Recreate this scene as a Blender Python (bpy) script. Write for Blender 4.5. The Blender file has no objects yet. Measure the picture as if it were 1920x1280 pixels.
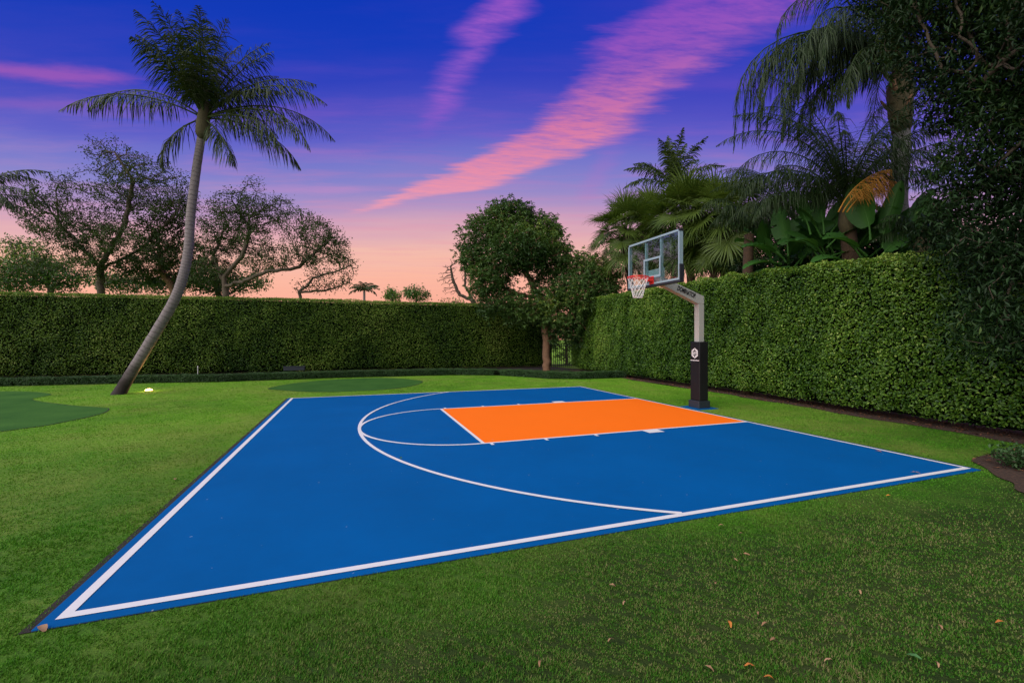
import bpy, bmesh, math, random
import numpy as np
from mathutils import Vector

random.seed(7)
RNG = np.random.default_rng(7)
FT = .3048
S = bpy.context.scene
COL = S.collection

# ------------------------------------------------------------------ camera
CX, CY, CZ, YAW, FPX, PX0, PY0 = -7.3761, -8.4407, 1.6428, -.3387, 823.23, 954.17, 635.08
cam_d = bpy.data.cameras.new('camera')
cam = bpy.data.objects.new('camera', cam_d); COL.objects.link(cam)
cam.location = (CX, CY, CZ); cam.rotation_euler = (math.radians(90), 0, YAW)
cam_d.sensor_width = 36; cam_d.lens = FPX/1920*36
cam_d.shift_x = (960-PX0)/1920; cam_d.shift_y = (PY0-640)/1920
cam_d.clip_start = .05; cam_d.clip_end = 2000
S.camera = cam
S.render.resolution_x = 1024; S.render.resolution_y = 682
FW = np.array([-math.sin(YAW), math.cos(YAW), 0]); RT = np.array([math.cos(YAW), math.sin(YAW), 0])

def A(px, py, d):
    """world point seen at photo pixel (px,py) at distance d along the view"""
    return np.array([CX, CY, CZ]) + FW*d + RT*((px-PX0)/FPX*d) + np.array([0, 0, (PY0-py)/FPX*d])
def G(px, py):
    d = FPX*CZ/(py-PY0)
    p = A(px, py, d); return p

S.view_settings.view_transform = 'Standard'; S.view_settings.look = 'None'
S.view_settings.exposure = 0; S.view_settings.gamma = 1

def lin(c):
    return tuple(((v/255)/12.92 if v/255 <= .04045 else ((v/255+.055)/1.055)**2.4) for v in c)

# ---------------------------------------------------------- node expressions
class X:
    nt = None
    def __init__(s, v): s.v = v
    @staticmethod
    def op(o, *a, clamp=False):
        n = X.nt.nodes.new('ShaderNodeMath'); n.operation = o; n.use_clamp = clamp
        for i, q in enumerate(a):
            if isinstance(q, X): X.nt.links.new(q.v, n.inputs[i])
            else: n.inputs[i].default_value = q
        return X(n.outputs[0])
    def __add__(s, o): return X.op('ADD', s, o)
    def __radd__(s, o): return X.op('ADD', o, s)
    def __sub__(s, o): return X.op('SUBTRACT', s, o)
    def __rsub__(s, o): return X.op('SUBTRACT', o, s)
    def __mul__(s, o): return X.op('MULTIPLY', s, o)
    def __rmul__(s, o): return X.op('MULTIPLY', o, s)
    def __truediv__(s, o): return X.op('DIVIDE', s, o)
    def __rtruediv__(s, o): return X.op('DIVIDE', o, s)
def xstep(v, a, b):
    n = X.nt.nodes.new('ShaderNodeMapRange'); n.interpolation_type = 'SMOOTHSTEP'
    X.nt.links.new(v.v, n.inputs[0]); n.inputs[1].default_value = a; n.inputs[2].default_value = b
    return X(n.outputs[0])
def xcurve(v, pts, x0, x1, y0, y1):
    n = X.nt.nodes.new('ShaderNodeFloatCurve'); c = n.mapping.curves[0]
    pts = sorted(pts)
    q = [((a-x0)/(x1-x0), (b-y0)/(y1-y0)) for a, b in pts]
    c.points[0].location = q[0]; c.points[1].location = q[-1]
    for a in q[1:-1]: c.points.new(*a)
    n.mapping.extend = 'HORIZONTAL'; n.mapping.update()
    X.nt.links.new(((v-x0)/(x1-x0)).v, n.inputs[1])
    return X(n.outputs[0])*(y1-y0)+y0
def xvec(a, b, c):
    n = X.nt.nodes.new('ShaderNodeCombineXYZ')
    for i, q in enumerate((a, b, c)):
        if isinstance(q, X): X.nt.links.new(q.v, n.inputs[i])
        else: n.inputs[i].default_value = q
    return n.outputs[0]
def xnoise(vec, scale, detail=3, rough=.5, dist=0):
    n = X.nt.nodes.new('ShaderNodeTexNoise'); X.nt.links.new(vec, n.inputs['Vector'])
    n.inputs['Scale'].default_value = scale; n.inputs['Detail'].default_value = detail
    n.inputs['Roughness'].default_value = rough; n.inputs['Distortion'].default_value = dist
    return X(n.outputs['Fac'])
def xramp(v, stops, interp='LINEAR'):
    n = X.nt.nodes.new('ShaderNodeValToRGB'); r = n.color_ramp; r.interpolation = interp
    while len(r.elements) < len(stops): r.elements.new(1)
    for e, (p, c) in zip(r.elements, stops): e.position = p; e.color = (*c, 1)
    X.nt.links.new(v.v, n.inputs[0]); return n.outputs[0]
def xmix(f, a, b, mode='MIX'):
    n = X.nt.nodes.new('ShaderNodeMix'); n.data_type = 'RGBA'; n.blend_type = mode
    for s, q in ((n.inputs[0], f), (n.inputs[6], a), (n.inputs[7], b)):
        if isinstance(q, X): X.nt.links.new(q.v, s)
        elif hasattr(q, 'is_linked'): X.nt.links.new(q, s)
        elif isinstance(q, (int, float)): s.default_value = q
        else: s.default_value = (*q, 1)
    return n.outputs[2]

# ------------------------------------------------------------------ sky
W = bpy.data.worlds.new('World'); S.world = W; W.use_nodes = True
nt = W.node_tree; X.nt = nt; nt.nodes.clear()
tc = nt.nodes.new('ShaderNodeTexCoord'); sp = nt.nodes.new('ShaderNodeSeparateXYZ')
nt.links.new(tc.outputs['Generated'], sp.inputs[0])
dx, dy, dz = (X(sp.outputs[i]) for i in range(3))
lat = dx*float(RT[0])+dy*float(RT[1]); fwd = dx*float(FW[0])+dy*float(FW[1])
zc = X.op('MAXIMUM', dz, .03)
PXn, PYn = lat/zc, fwd/zc                      # coordinates on a flat cloud layer overhead
el = dz/X.op('SQRT', X.op('MAXIMUM', 1-dz*dz, .02))
az = lat/X.op('SQRT', X.op('MAXIMUM', 1-dz*dz, .02))
wob = xnoise(xvec(PXn*.35, PYn*1.3, 0), 1.2, 4, .55)
wob2 = xnoise(xvec(PXn*.5, PYn*2.2, 5), 2.0, 5, .6)
ee = el + (wob-.5)*.05
ee = ee*(1+az*az*.8)
base = xramp(ee/1.0, [(0, lin((248, 168, 146))), (.10, lin((250, 176, 154))), (.14, lin((250, 182, 160))), (.20, lin((242, 186, 172))), (.26, lin((215, 165, 184))),
    (.30, lin((180, 148, 194))), (.36, lin((134, 130, 202))), (.42, lin((114, 116, 202))), (.47, lin((92, 92, 198))), (.53, lin((72, 76, 192))), (.60, lin((44, 62, 188))), (.68, lin((14, 56, 185))), (.78, lin((0, 52, 182))), (1, lin((0, 50, 170)))])
veil = xstep(wob2, .42, .74)*xstep(el, .03, .2)*(1-xstep(ee, .45, .70)*.75)*.38*xstep(az, -1.1, -.35)
vcol = xramp(el, [(0, lin((250, 180, 150))), (.25, lin((225, 150, 175))), (.45, lin((150, 95, 195))), (.8, lin((80, 60, 190)))])
base = xmix(veil, base, vcol)
purple = xstep(az, -.1, .75)*xstep(el, .12, .4)*.14
base = xmix(purple, base, lin((124, 84, 196)))
def pl(p): return (FPX/(PY0-p[1]), (p[0]-PX0)/(PY0-p[1]))
def band(L, R, softL, softR, nz, seed):
    Lp = [pl(q) for q in L]; Rp = [pl(q) for q in R]
    x0, x1 = 1.0, 4.0
    n1 = xnoise(xvec(PXn*.8, PYn*3.5, seed), 3.0, 5, .6)-.5
    n2 = xnoise(xvec(PXn*2.2, PYn*9, seed+3), 4.0, 4, .65)
    xl = xcurve(PYn, Lp, x0, x1, -3, 3); xr = xcurve(PYn, Rp, x0, x1, -3, 3)
    q = PXn+n1*nz
    m = xstep(q-xl, -softL*.7, softL)*xstep(xr-q, -softR*.8, softR)
    ys = [a for a, b in Lp+Rp]
    m = m*xstep(PYn*-1, -max(ys)*1.03, -max(ys)*.93)
    n3 = xnoise(xvec(PXn*1.2+PYn*.6, PYn*6-PXn*2, seed+6), 2.2, 5, .65)
    low = xstep(PYn, 1.9, 2.9)
    return m*X.op('MAXIMUM', (n2*1.5+n3*1.9-.85)*(1-low*.5)+low*.42, .0)
b1 = band([(650, 402), (672, 391), (795, 343), (903, 289), (991, 245), (1049, 196), (1108, 122), (1137, 64), (1235, 5), (1420, -150)],
          [(660, 402), (682, 398), (795, 370), (903, 355), (991, 320), (1137, 268), (1215, 206), (1300, 137), (1475, 29), (1800, -150)], .10, .13, .42, 1)
b2 = band([(922, 0), (863, 49), (850, 98), (815, 152), (800, 220), (788, 254), (1000, -120)],
          [(1000, 0), (955, 49), (903, 98), (867, 152), (854, 196), (824, 230), (797, 254), (1100, -120)], .07, .07, .2, 9)
c1 = xramp(el, [(0, lin((250, 180, 165))), (.26, lin((240, 160, 178))), (.36, lin((236, 144, 168))), (.48, lin((216, 120, 166))), (.62, lin((150, 84, 188))), (.8, lin((128, 66, 192)))])
base = xmix(X.op('MINIMUM', b1*.95, .95), base, c1)
c2 = xramp(el, [(0, lin((240, 150, 180))), (.4, lin((140, 88, 200))), (.62, lin((150, 90, 200))), (.8, lin((176, 92, 200)))])
base = xmix(X.op('MINIMUM', b2*.72, .8), base, c2)
def wisp(px, py, sx, sy, slope, amt, col, base):
    Yc, Xc = pl((px, py))
    u = (PXn-Xc)*(1/sx); v = ((PYn-Yc)-(PXn-Xc)*slope)*(1/sy)
    d = X.op('SQRT', u*u+v*v)+(xnoise(xvec(PXn*1.2, PYn*4, px*.01), 3, 4, .6)-.5)*1.2
    return xmix(xstep(d*-1, -1.0, -.1)*amt, base, col)
base = wisp(100, 140, .42, .10, .14, .6, lin((176, 90, 180)), base)
base = wisp(70, 195, .5, .07, 0, .45, lin((142, 92, 188)), base)
base = wisp(1120, 330, .12, .75, -.2, .18, lin((190, 110, 190)), base)
base = wisp(590, 355, .6, .16, 0, .28, lin((215, 140, 195)), base)
back = xstep(fwd*-1, .05, .6)                  # unseen sky behind the viewer, added pale for neutral fill light
up = xstep(dz, .78, .97)  # unseen zenith also paled to add fill light
pale = xmix(back, base, (.70, .70, .72)); pale = xmix(up*.6, pale, (.62, .64, .72))
bg = nt.nodes.new('ShaderNodeBackground'); nt.links.new(pale, bg.inputs[0]); bg.inputs[1].default_value = 1
sk = nt.nodes.new('ShaderNodeTexSky'); sk.sky_type = 'NISHITA'; sk.sun_disc = False
sk.sun_elevation = math.radians(2); sk.sun_rotation = math.radians(-60)
bg2 = nt.nodes.new('ShaderNodeBackground'); nt.links.new(sk.outputs[0], bg2.inputs[0]); bg2.inputs[1].default_value = .01
ad = nt.nodes.new('ShaderNodeAddShader'); wo = nt.nodes.new('ShaderNodeOutputWorld')
nt.links.new(bg.outputs[0], ad.inputs[0]); nt.links.new(bg2.outputs[0], ad.inputs[1]); nt.links.new(ad.outputs[0], wo.inputs[0])

# the broad after-sunset glow: one very wide soft sun
sd = bpy.data.lights.new('sun', 'SUN'); sd.energy = 3.7; sd.angle = math.radians(75); sd.color = (1, .95, .86)
sun = bpy.data.objects.new('sun', sd); COL.objects.link(sun)
sun.rotation_euler = Vector((-.85, -.28, .78)).to_track_quat('Z', 'Y').to_euler()

# ------------------------------------------------------------------ materials
def newmat(name):
    m = bpy.data.materials.new(name); m.use_nodes = True; X.nt = m.node_tree
    b = m.node_tree.nodes['Principled BSDF']; return m, b
def pmat(name, col, rough=.5, metal=0, nscale=None, namt=.15, bump=0, bscale=80, spec=.5, obj=True):
    m, b = newmat(name); nt = m.node_tree
    b.inputs['Roughness'].default_value = rough; b.inputs['Metallic'].default_value = metal
    b.inputs['Specular IOR Level'].default_value = spec
    tc = nt.nodes.new('ShaderNodeTexCoord'); v = tc.outputs['Object' if obj else 'Generated']
    if nscale:
        n = xnoise(v, nscale, 5, .6)
        nt.links.new(xmix(n, tuple(c*(1-namt) for c in col), tuple(min(1, c*(1+namt)) for c in col)), b.inputs['Base Color'])
        nt.links.new((rough+(n-.5)*.15).v, b.inputs['Roughness'])
    else: b.inputs['Base Color'].default_value = (*col, 1)
    if bump:
        n = xnoise(v, bscale, 4, .6); bp = nt.nodes.new('ShaderNodeBump'); bp.inputs['Strength'].default_value = bump
        bp.inputs['Distance'].default_value = .02
        nt.links.new(n.v, bp.inputs['Height']); nt.links.new(bp.outputs[0], b.inputs['Normal'])
    return m
def leafmat(name, c0, c1, rough=.45, trans=.3, spec=.4, c2=None):
    """colour runs from c0 to c1 (to c2) with the per-leaf value 'v'"""
    m, b = newmat(name); nt = m.node_tree
    at = nt.nodes.new('ShaderNodeAttribute'); at.attribute_name = 'v'
    st = [(0, c0), (1, c1)] if c2 is None else [(0, c0), (.8, c1), (1, c2)]
    col = xramp(X(at.outputs['Fac']), st)
    nt.links.new(col, b.inputs['Base Color']); b.inputs['Roughness'].default_value = rough
    b.inputs['Specular IOR Level'].default_value = spec
    tr = nt.nodes.new('ShaderNodeBsdfTranslucent'); nt.links.new(xmix(1.0, col, (1.2, 1.25, .7), 'MULTIPLY'), tr.inputs[0])
    mx = nt.nodes.new('ShaderNodeMixShader'); mx.inputs[0].default_value = trans
    nt.links.new(b.outputs[0], mx.inputs[1]); nt.links.new(tr.outputs[0], mx.inputs[2])
    nt.links.new(mx.outputs[0], nt.nodes['Material Output'].inputs[0]); return m

M = {}
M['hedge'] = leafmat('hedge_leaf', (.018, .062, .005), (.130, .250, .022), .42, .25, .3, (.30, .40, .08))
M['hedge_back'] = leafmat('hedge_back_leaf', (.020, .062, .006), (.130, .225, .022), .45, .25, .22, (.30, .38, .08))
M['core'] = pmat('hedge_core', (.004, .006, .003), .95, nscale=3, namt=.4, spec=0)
M['border'] = leafmat('border_leaf', (.016, .045, .014), (.05, .11, .03), .5, .15, .3)
M['tree'] = leafmat('tree_leaf', (.028, .070, .018), (.110, .20, .045), .45, .28, .4, (.26, .33, .06))
M['airy'] = leafmat('airy_leaf', (.020, .042, .008), (.065, .105, .022), .5, .25, .3)
M['dark'] = leafmat('shade_tree_leaf', (.006, .018, .006), (.022, .055, .014), .5, .15, .18, (.07, .11, .02))
M['coco'] = leafmat('coconut_leaf', (.014, .028, .006), (.045, .068, .014), .5, .25, .25)
M['queen'] = leafmat('queen_leaf', (.010, .024, .006), (.034, .062, .016), .5, .25, .25)
M['fan'] = leafmat('fan_leaf', (.035, .065, .010), (.12, .175, .03), .42, .25, .25)
M['royal'] = leafmat('royal_leaf', (.025, .045, .010), (.065, .095, .02), .42, .2, .25)
M['uplit_gold'] = leafmat('uplit_frond', (.30, .12, .02), (.55, .27, .05), .7, .35, .2)  # warm uplight on these fronds put into their golden colour
M['paddle'] = leafmat('paddle_leaf', (.022, .080, .014), (.06, .17, .030), .5, .35, .2)
M['rib'] = pmat('frond_rib', (.09, .11, .03), .55)
M['petiole'] = pmat('petiole', (.10, .085, .03), .6)
M['boot'] = pmat('palm_boot', (.07, .055, .025), .85, nscale=14, namt=.6, bump=.6, bscale=30)
M['brown'] = pmat('fibre_brown', (.055, .030, .016), .95, nscale=12, namt=.6, bump=.8, bscale=30)
M['bark'] = pmat('bark', (.075, .055, .038), .9, nscale=9, namt=.5, bump=.7, bscale=18)
M['barkred'] = pmat('bark_reddish', (.20, .105, .06), .9, nscale=8, namt=.5, bump=.9, bscale=22)
M['white'] = pmat('line_paint', (.68, .66, .67), .6, nscale=9, namt=.05)
M['soil'] = pmat('soil', (.018, .013, .010), .95, nscale=12, namt=.6, bump=.6)
M['grey'] = pmat('pole_paint', (.40, .39, .37), .45, nscale=5, namt=.05)
M['pad'] = pmat('pad_vinyl', (.010, .010, .012), .5, spec=.25, nscale=4, namt=.15, bump=.06, bscale=60)
M['padbase'] = pmat('pedestal_dark', (.018, .024, .035), .5, nscale=10, namt=.2)
M['rim'] = pmat('rim_paint', (.72, .018, .012), .35)
M['net'] = pmat('net_cord', (.78, .76, .76), .8)
M['alu'] = pmat('aluminium', (.34, .46, .53), .35, metal=.3, nscale=6, namt=.06)
M['edge'] = pmat('edge_pad', (.014, .015, .022), .5)
M['logo'] = pmat('logo_white', (.75, .75, .77), .5)
M['letter'] = pmat('letter_black', (.012, .012, .014), .5)
M['iron'] = pmat('fence_iron', (.012, .012, .012), .5)
M['dry'] = leafmat('dry_leaf', (.20, .10, .05), (.45, .26, .15), .7, .1, .2)
M['dryo'] = leafmat('orange_leaf', (.50, .16, .04), (.55, .22, .04), .6, .1, .2)
M['fresh'] = leafmat('green_leaf', (.06, .16, .05), (.08, .2, .06), .5, .1, .3)
M['mulch'] = leafmat('mulch_chip', (.05, .022, .012), (.20, .085, .045), .85, .0, .2)

def stripes_mat(name, c0, c1, n=26):       # palm trunk with leaf-scar rings
    m, b = newmat(name); nt = m.node_tree
    uv = nt.nodes.new('ShaderNodeAttribute'); uv.attribute_name = 'along'
    tc = nt.nodes.new('ShaderNodeTexCoord')
    s = X(uv.outputs['Fac'])*n + xnoise(tc.outputs['Object'], 4, 3)*.8
    w = X.op('PINGPONG', s, .5)*2
    nz = xnoise(tc.outputs['Object'], 16, 5, .7)
    f = xstep(w, .0, .34)*.30+nz*.85
    col = xramp(f, [(.15, c0), (.75, c1)])
    dirt = xstep(X(uv.outputs['Fac'])+(xnoise(tc.outputs['Object'], 2.2, 4)-.5)*.16, .10, .22)
    col = xmix(dirt, (.022, .012, .012), col)
    nt.links.new(col, b.inputs['Base Color']); b.inputs['Roughness'].default_value = .85
    bp = nt.nodes.new('ShaderNodeBump'); bp.inputs['Strength'].default_value = .7; bp.inputs['Distance'].default_value = .02
    nt.links.new(f.v, bp.inputs['Height']); nt.links.new(bp.outputs[0], b.inputs['Normal']); return m
M['cocotrunk'] = stripes_mat('coconut_trunk', (.055, .042, .046), (.21, .17, .185), 85)
M['queentrunk'] = stripes_mat('queen_trunk', (.085, .078, .082), (.16, .15, .16), 45)

# ------------------------------------------------------------------ mesh helpers
def tag(o, label=None, cat=None, group=None, kind=None):
    if label: o['label'] = label
    if cat: o['category'] = cat
    if group: o['group'] = group
    if kind: o['kind'] = kind
    return o
def link(name, me, mat, parent=None):
    o = bpy.data.objects.new(name, me); COL.objects.link(o)
    if mat: me.materials.append(mat)
    if parent: o.parent = parent
    return o
def empty(name, loc=(0, 0, 0)):
    o = bpy.data.objects.new(name, None); COL.objects.link(o); o.location = loc; return o
def npmesh(name, V, F, val=None, smooth=False, valname='v'):
    """V (n,3); F (m,3) or (m,4) array"""
    V = np.asarray(V, np.float32); F = np.asarray(F, np.int32)
    me = bpy.data.meshes.new(name); me.vertices.add(len(V)); me.vertices.foreach_set('co', V.ravel())
    k = F.shape[1]; me.loops.add(F.size); me.loops.foreach_set('vertex_index', F.ravel())
    me.polygons.add(len(F)); me.polygons.foreach_set('loop_start', np.arange(0, F.size, k, dtype=np.int32))
    me.polygons.foreach_set('loop_total', np.full(len(F), k, np.int32))
    if smooth: me.polygons.foreach_set('use_smooth', np.ones(len(F), bool))
    if val is not None:
        a = me.attributes.new(valname, 'FLOAT', 'POINT'); a.data.foreach_set('value', np.asarray(val, np.float32))
    me.update(calc_edges=True); me.validate(); return me
def unit(a):
    a = np.asarray(a, float); return a/np.maximum(np.linalg.norm(a, axis=-1, keepdims=True), 1e-9)
def leaves(P, D, N, L, Wd, val, fold=.18, mid=.45, curl=.12):
    """folded four-point leaves: P base points, D directions, N up-normals"""
    P = np.asarray(P, float); D = unit(D); N = unit(np.asarray(N)-D*np.sum(N*D, 1, keepdims=True)); B = np.cross(D, N)
    L = np.broadcast_to(L, len(P))[:, None]; Wd = np.broadcast_to(Wd, len(P))[:, None]
    v0 = P; v2 = P+D*L-N*L*curl
    m = P+D*L*mid
    v1 = m+B*Wd*.5+N*Wd*fold; v3 = m-B*Wd*.5+N*Wd*fold
    V = np.stack([v0, v1, v2, v3], 1).reshape(-1, 3)
    i = np.arange(len(P))[:, None]*4
    F = np.concatenate([i+np.array([[0, 1, 2]]), i+np.array([[0, 2, 3]])], 1).reshape(-1, 3)
    return V, F, np.repeat(val, 4)
class MB:
    """collects pieces for one mesh"""
    def __init__(s): s.V = []; s.F = []; s.val = []; s.n = 0
    def add(s, V, F, val=0.5):
        V = np.asarray(V, float); F = np.asarray(F)
        if F.shape[1] == 3: F = np.concatenate([F, F[:, 2:3]], 1) if False else F
        s.V.append(V); s.F.append(F+s.n); s.n += len(V)
        s.val.append(np.broadcast_to(val, len(V)))
    def box(s, lo, hi, val=.5):
        x0, y0, z0 = lo; x1, y1, z1 = hi
        V = [(x0, y0, z0), (x1, y0, z0), (x1, y1, z0), (x0, y1, z0), (x0, y0, z1), (x1, y0, z1), (x1, y1, z1), (x0, y1, z1)]
        s.add(V, [(0, 3, 2, 1), (4, 5, 6, 7), (0, 1, 5, 4), (1, 2, 6, 5), (2, 3, 7, 6), (3, 0, 4, 7)], val)
    def tube(s, pts, rad, n=8, cap=True, val=.5, twist=0):
        pts = np.asarray(pts, float); k = len(pts); rad = np.broadcast_to(rad, k)
        T = unit(np.gradient(pts, axis=0)); ref = np.array([0, 0, 1.]) if abs(T[0][2]) < .9 else np.array([1., 0, 0])
        U = unit(np.cross(T[0], ref)); R = []
        for i in range(k):
            U = unit(U-T[i]*np.dot(U, T[i])); Vv = np.cross(T[i], U)
            a = np.arange(n)/n*2*math.pi+twist
            R.append(pts[i]+rad[i]*(np.cos(a)[:, None]*U+np.sin(a)[:, None]*Vv))
        V = np.concatenate(R); F = []
        for i in range(k-1):
            for j in range(n):
                q = (j+1) % n; F.append((i*n+j, i*n+q, (i+1)*n+q, (i+1)*n+j))
        if cap:
            V = np.concatenate([V, pts[:1], pts[-1:]]); c0 = k*n; c1 = c0+1
            for j in range(n):
                q = (j+1) % n; F.append((c0, q, j, j)); F.append((c1, (k-1)*n+j, (k-1)*n+q, (k-1)*n+q))
        s.add(V, F, val)
    def build(s, name, mat, parent=None, smooth=False, bevel=0):
        me = bpy.data.meshes.new(name)
        V = np.concatenate(s.V); val = np.concatenate(s.val)
        F = []
        for f in s.F:
            for r in f.tolist():
                if len(r) == 4 and r[2] == r[3]: r = r[:3]
                F.append(r)
        me.from_pydata(V.tolist(), [], F)
        a = me.attributes.new('v', 'FLOAT', 'POINT'); a.data.foreach_set('value', val.astype(np.float32))
        if smooth: me.polygons.foreach_set('use_smooth', np.ones(len(me.polygons), bool))
        o = link(name, me, mat, parent)
        if bevel:
            b = o.modifiers.new('bevel', 'BEVEL'); b.width = bevel; b.segments = 2; b.limit_method = 'ANGLE'
        return o
def ngon(name, pts, z, mat, parent=None, inside=None):
    """a flat sheet from an outline"""
    bm = bmesh.new(); vs = [bm.verts.new((p[0], p[1], z)) for p in pts]
    bm.faces.new(vs); bmesh.ops.triangulate(bm, faces=bm.faces[:]); bm.normal_update()
    for f in bm.faces:
        if f.normal.z < 0: f.normal_flip()
    me = bpy.data.meshes.new(name); bm.to_mesh(me); bm.free(); return link(name, me, mat, parent)
def smooth_poly(pts, n=8):
    P = np.array([p[:2] for p in pts]); k = len(P); out = []
    for i in range(k):
        a, b, c, d = P[i-1], P[i], P[(i+1) % k], P[(i+2) % k]
        for t in np.arange(n)/n:
            out.append(.5*((2*b)+(c-a)*t+(2*a-5*b+4*c-d)*t*t+(3*b-a-3*c+d)*t**3))
    return np.array(out)
def clump(P, s, seed=0):
    """cheap smooth pseudo-noise in -1..1"""
    r = np.random.default_rng(seed); o = np.zeros(len(P))
    for i in range(7):
        k = unit(r.normal(size=3))*s*(.7+.9*r.random()); o += np.sin(P@k+r.uniform(0, 6.28))
    return o/3.2
def inpoly(P, poly):
    x, y = P[:, 0], P[:, 1]; r = np.zeros(len(P), bool); n = len(poly)
    for i in range(n):
        x1, y1 = poly[i-1]; x2, y2 = poly[i]
        c = ((y1 > y) != (y2 > y)) & (x < (x2-x1)*(y-y1)/((y2-y1)+1e-12)+x1); r ^= c
    return r

# ------------------------------------------------------------------ ground
XB, YN, YF = -9.0265, -5.139, 5.044        # outer edges of the boundary lines
mL, mN, mF, mR = .07, .07, .03, .05        # blue margin outside them

def lawn_nodes(m, b, worn=True):
    nt = m.node_tree; g = nt.nodes.new('ShaderNodeNewGeometry'); P = g.outputs['Position']
    big = xnoise(P, .22, 3, .5); mid = xnoise(P, 1.3, 4, .6); fine = xnoise(P, 26, 4, .7)
    return P, big, mid, fine, nt
def worn_mask(P):
    sp = X.nt.nodes.new('ShaderNodeSeparateXYZ'); X.nt.links.new(P, sp.inputs[0])
    x, y = X(sp.outputs[0]), X(sp.outputs[1])
    # thatchy, thin turf on the strip in front of the court
    return xstep(y*-1+(xnoise(P, .5, 3)-.5)*2.2, 5.0, 6.1)*xstep(x+(xnoise(P, .4, 2)-.5)*3, -9.2, -6.5)
m, b = newmat('lawn'); P, big, mid, fine, nt = lawn_nodes(m, b)
dryf = xstep(xnoise(P, .9, 5, .65)+xnoise(P, .25, 2)*.5, .62, 1.0)
f = big*.6+mid*.4+(fine-.5)*.5
green = xramp(f, [(.28, (.020, .075, .004)), (.5, (.050, .150, .008)), (.72, (.14, .22, .03))])
thatch = xramp(mid*.6+fine*.5, [(.35, (.015, .034, .005)), (.6, (.034, .056, .010)), (.8, (.065, .072, .025))])
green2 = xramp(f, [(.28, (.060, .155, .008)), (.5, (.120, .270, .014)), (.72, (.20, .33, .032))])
green = (lambda P: (lambda sp: (X.nt.links.new(P, sp.inputs[0]), xmix(xstep(X(sp.outputs[1])+(xnoise(P, .3, 4, .6)-.5)*6, -4.5, 3.5), green, green2))[1])(nt.nodes.new('ShaderNodeSeparateXYZ')))(P)  # stronger light on the far half put into the lawn colour
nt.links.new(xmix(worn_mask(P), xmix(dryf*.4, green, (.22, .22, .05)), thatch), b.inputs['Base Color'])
b.inputs['Roughness'].default_value = .85; b.inputs['Specular IOR Level'].default_value = .15
bp = nt.nodes.new('ShaderNodeBump'); bp.inputs['Strength'].default_value = .8; bp.inputs['Distance'].default_value = .03
nt.links.new((fine+mid*.6+xnoise(P, 90, 3, .7)*.5).v, bp.inputs['Height']); nt.links.new(bp.outputs[0], b.inputs['Normal'])
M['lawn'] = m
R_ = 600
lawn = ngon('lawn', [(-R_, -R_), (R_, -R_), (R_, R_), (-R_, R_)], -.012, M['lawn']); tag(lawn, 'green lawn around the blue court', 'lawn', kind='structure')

def far_light(P, near, far):
    # stronger far light put into the turf colour: deeper green near, paler far
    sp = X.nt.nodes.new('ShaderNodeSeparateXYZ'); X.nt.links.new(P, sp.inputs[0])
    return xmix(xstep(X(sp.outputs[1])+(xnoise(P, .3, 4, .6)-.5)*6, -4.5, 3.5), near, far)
# blades
m, b = newmat('grass_blade'); nt = m.node_tree
g = nt.nodes.new('ShaderNodeNewGeometry'); P = g.outputs['Position']
at = nt.nodes.new('ShaderNodeAttribute'); at.attribute_name = 'v'; v = X(at.outputs['Fac'])
big = xnoise(P, .22, 3, .5); mid = xnoise(P, 1.3, 4, .6)
f = big*.55+mid*.35+v*.30-.05
green = xramp(f, [(.28, (.030, .13, .005)), (.52, (.072, .225, .011)), (.8, (.185, .29, .04))])
green = xramp(f, [(.28, (.024, .12, .004)), (.52, (.062, .225, .008)), (.8, (.125, .28, .024))])
green = far_light(P, green, xramp(f, [(.28, (.055, .19, .006)), (.52, (.125, .34, .012)), (.8, (.22, .43, .035))]))
green = xmix(xstep(xnoise(P, .9, 5, .65)+xnoise(P, .25, 2)*.5, .62, 1.0)*.38, green, (.20, .21, .045))
th = xramp(v*.55+mid*.45+xnoise(P, 6, 3, .6)*.5-.16, [(.3, (.022, .10, .006)), (.52, (.058, .185, .012)), (.70, (.11, .18, .030)), (.95, (.26, .21, .10))])
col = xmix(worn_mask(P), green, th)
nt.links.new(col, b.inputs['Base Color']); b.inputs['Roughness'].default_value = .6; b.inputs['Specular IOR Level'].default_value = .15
tr = nt.nodes.new('ShaderNodeBsdfTranslucent'); nt.links.new(col, tr.inputs[0]); mx = nt.nodes.new('ShaderNodeMixShader'); mx.inputs[0].default_value = .3
nt.links.new(b.outputs[0], mx.inputs[1]); nt.links.new(tr.outputs[0], mx.inputs[2]); nt.links.new(mx.outputs[0], nt.nodes['Material Output'].inputs[0])
M['blade'] = m

def green_mat():
    m, b = newmat('putting_turf'); nt = m.node_tree; g = nt.nodes.new('ShaderNodeNewGeometry'); P = g.outputs['Position']
    f = xnoise(P, 1.2, 4)*.6+xnoise(P, 40, 3)*.5
    nt.links.new(xramp(f, [(.3, (.018, .076, .010)), (.75, (.052, .142, .022))]), b.inputs['Base Color']); b.inputs['Roughness'].default_value = .9
    b.inputs['Specular IOR Level'].default_value = .1; return m
M['putt'] = green_mat()
g1 = smooth_poly([G(95, 738), G(60, 748), G(120, 758), G(190, 763), G(203, 767), G(185, 776), G(120, 790), G(60, 800), G(-100, 815), G(-400, 810), G(-300, 745), G(0, 733)], 6)
g2 = smooth_poly([G(505, 727), G(560, 717), G(640, 710.5), G(720, 708), G(780, 712), G(790, 717), G(760, 725), G(700, 731), G(600, 734), G(530, 731)], 6)
for pts in (g1, g2):
    o = ngon('putting_green', pts, -.006, M['putt']); tag(o, 'darker smooth putting turf patch in the lawn', 'putting green', kind='structure')
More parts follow.
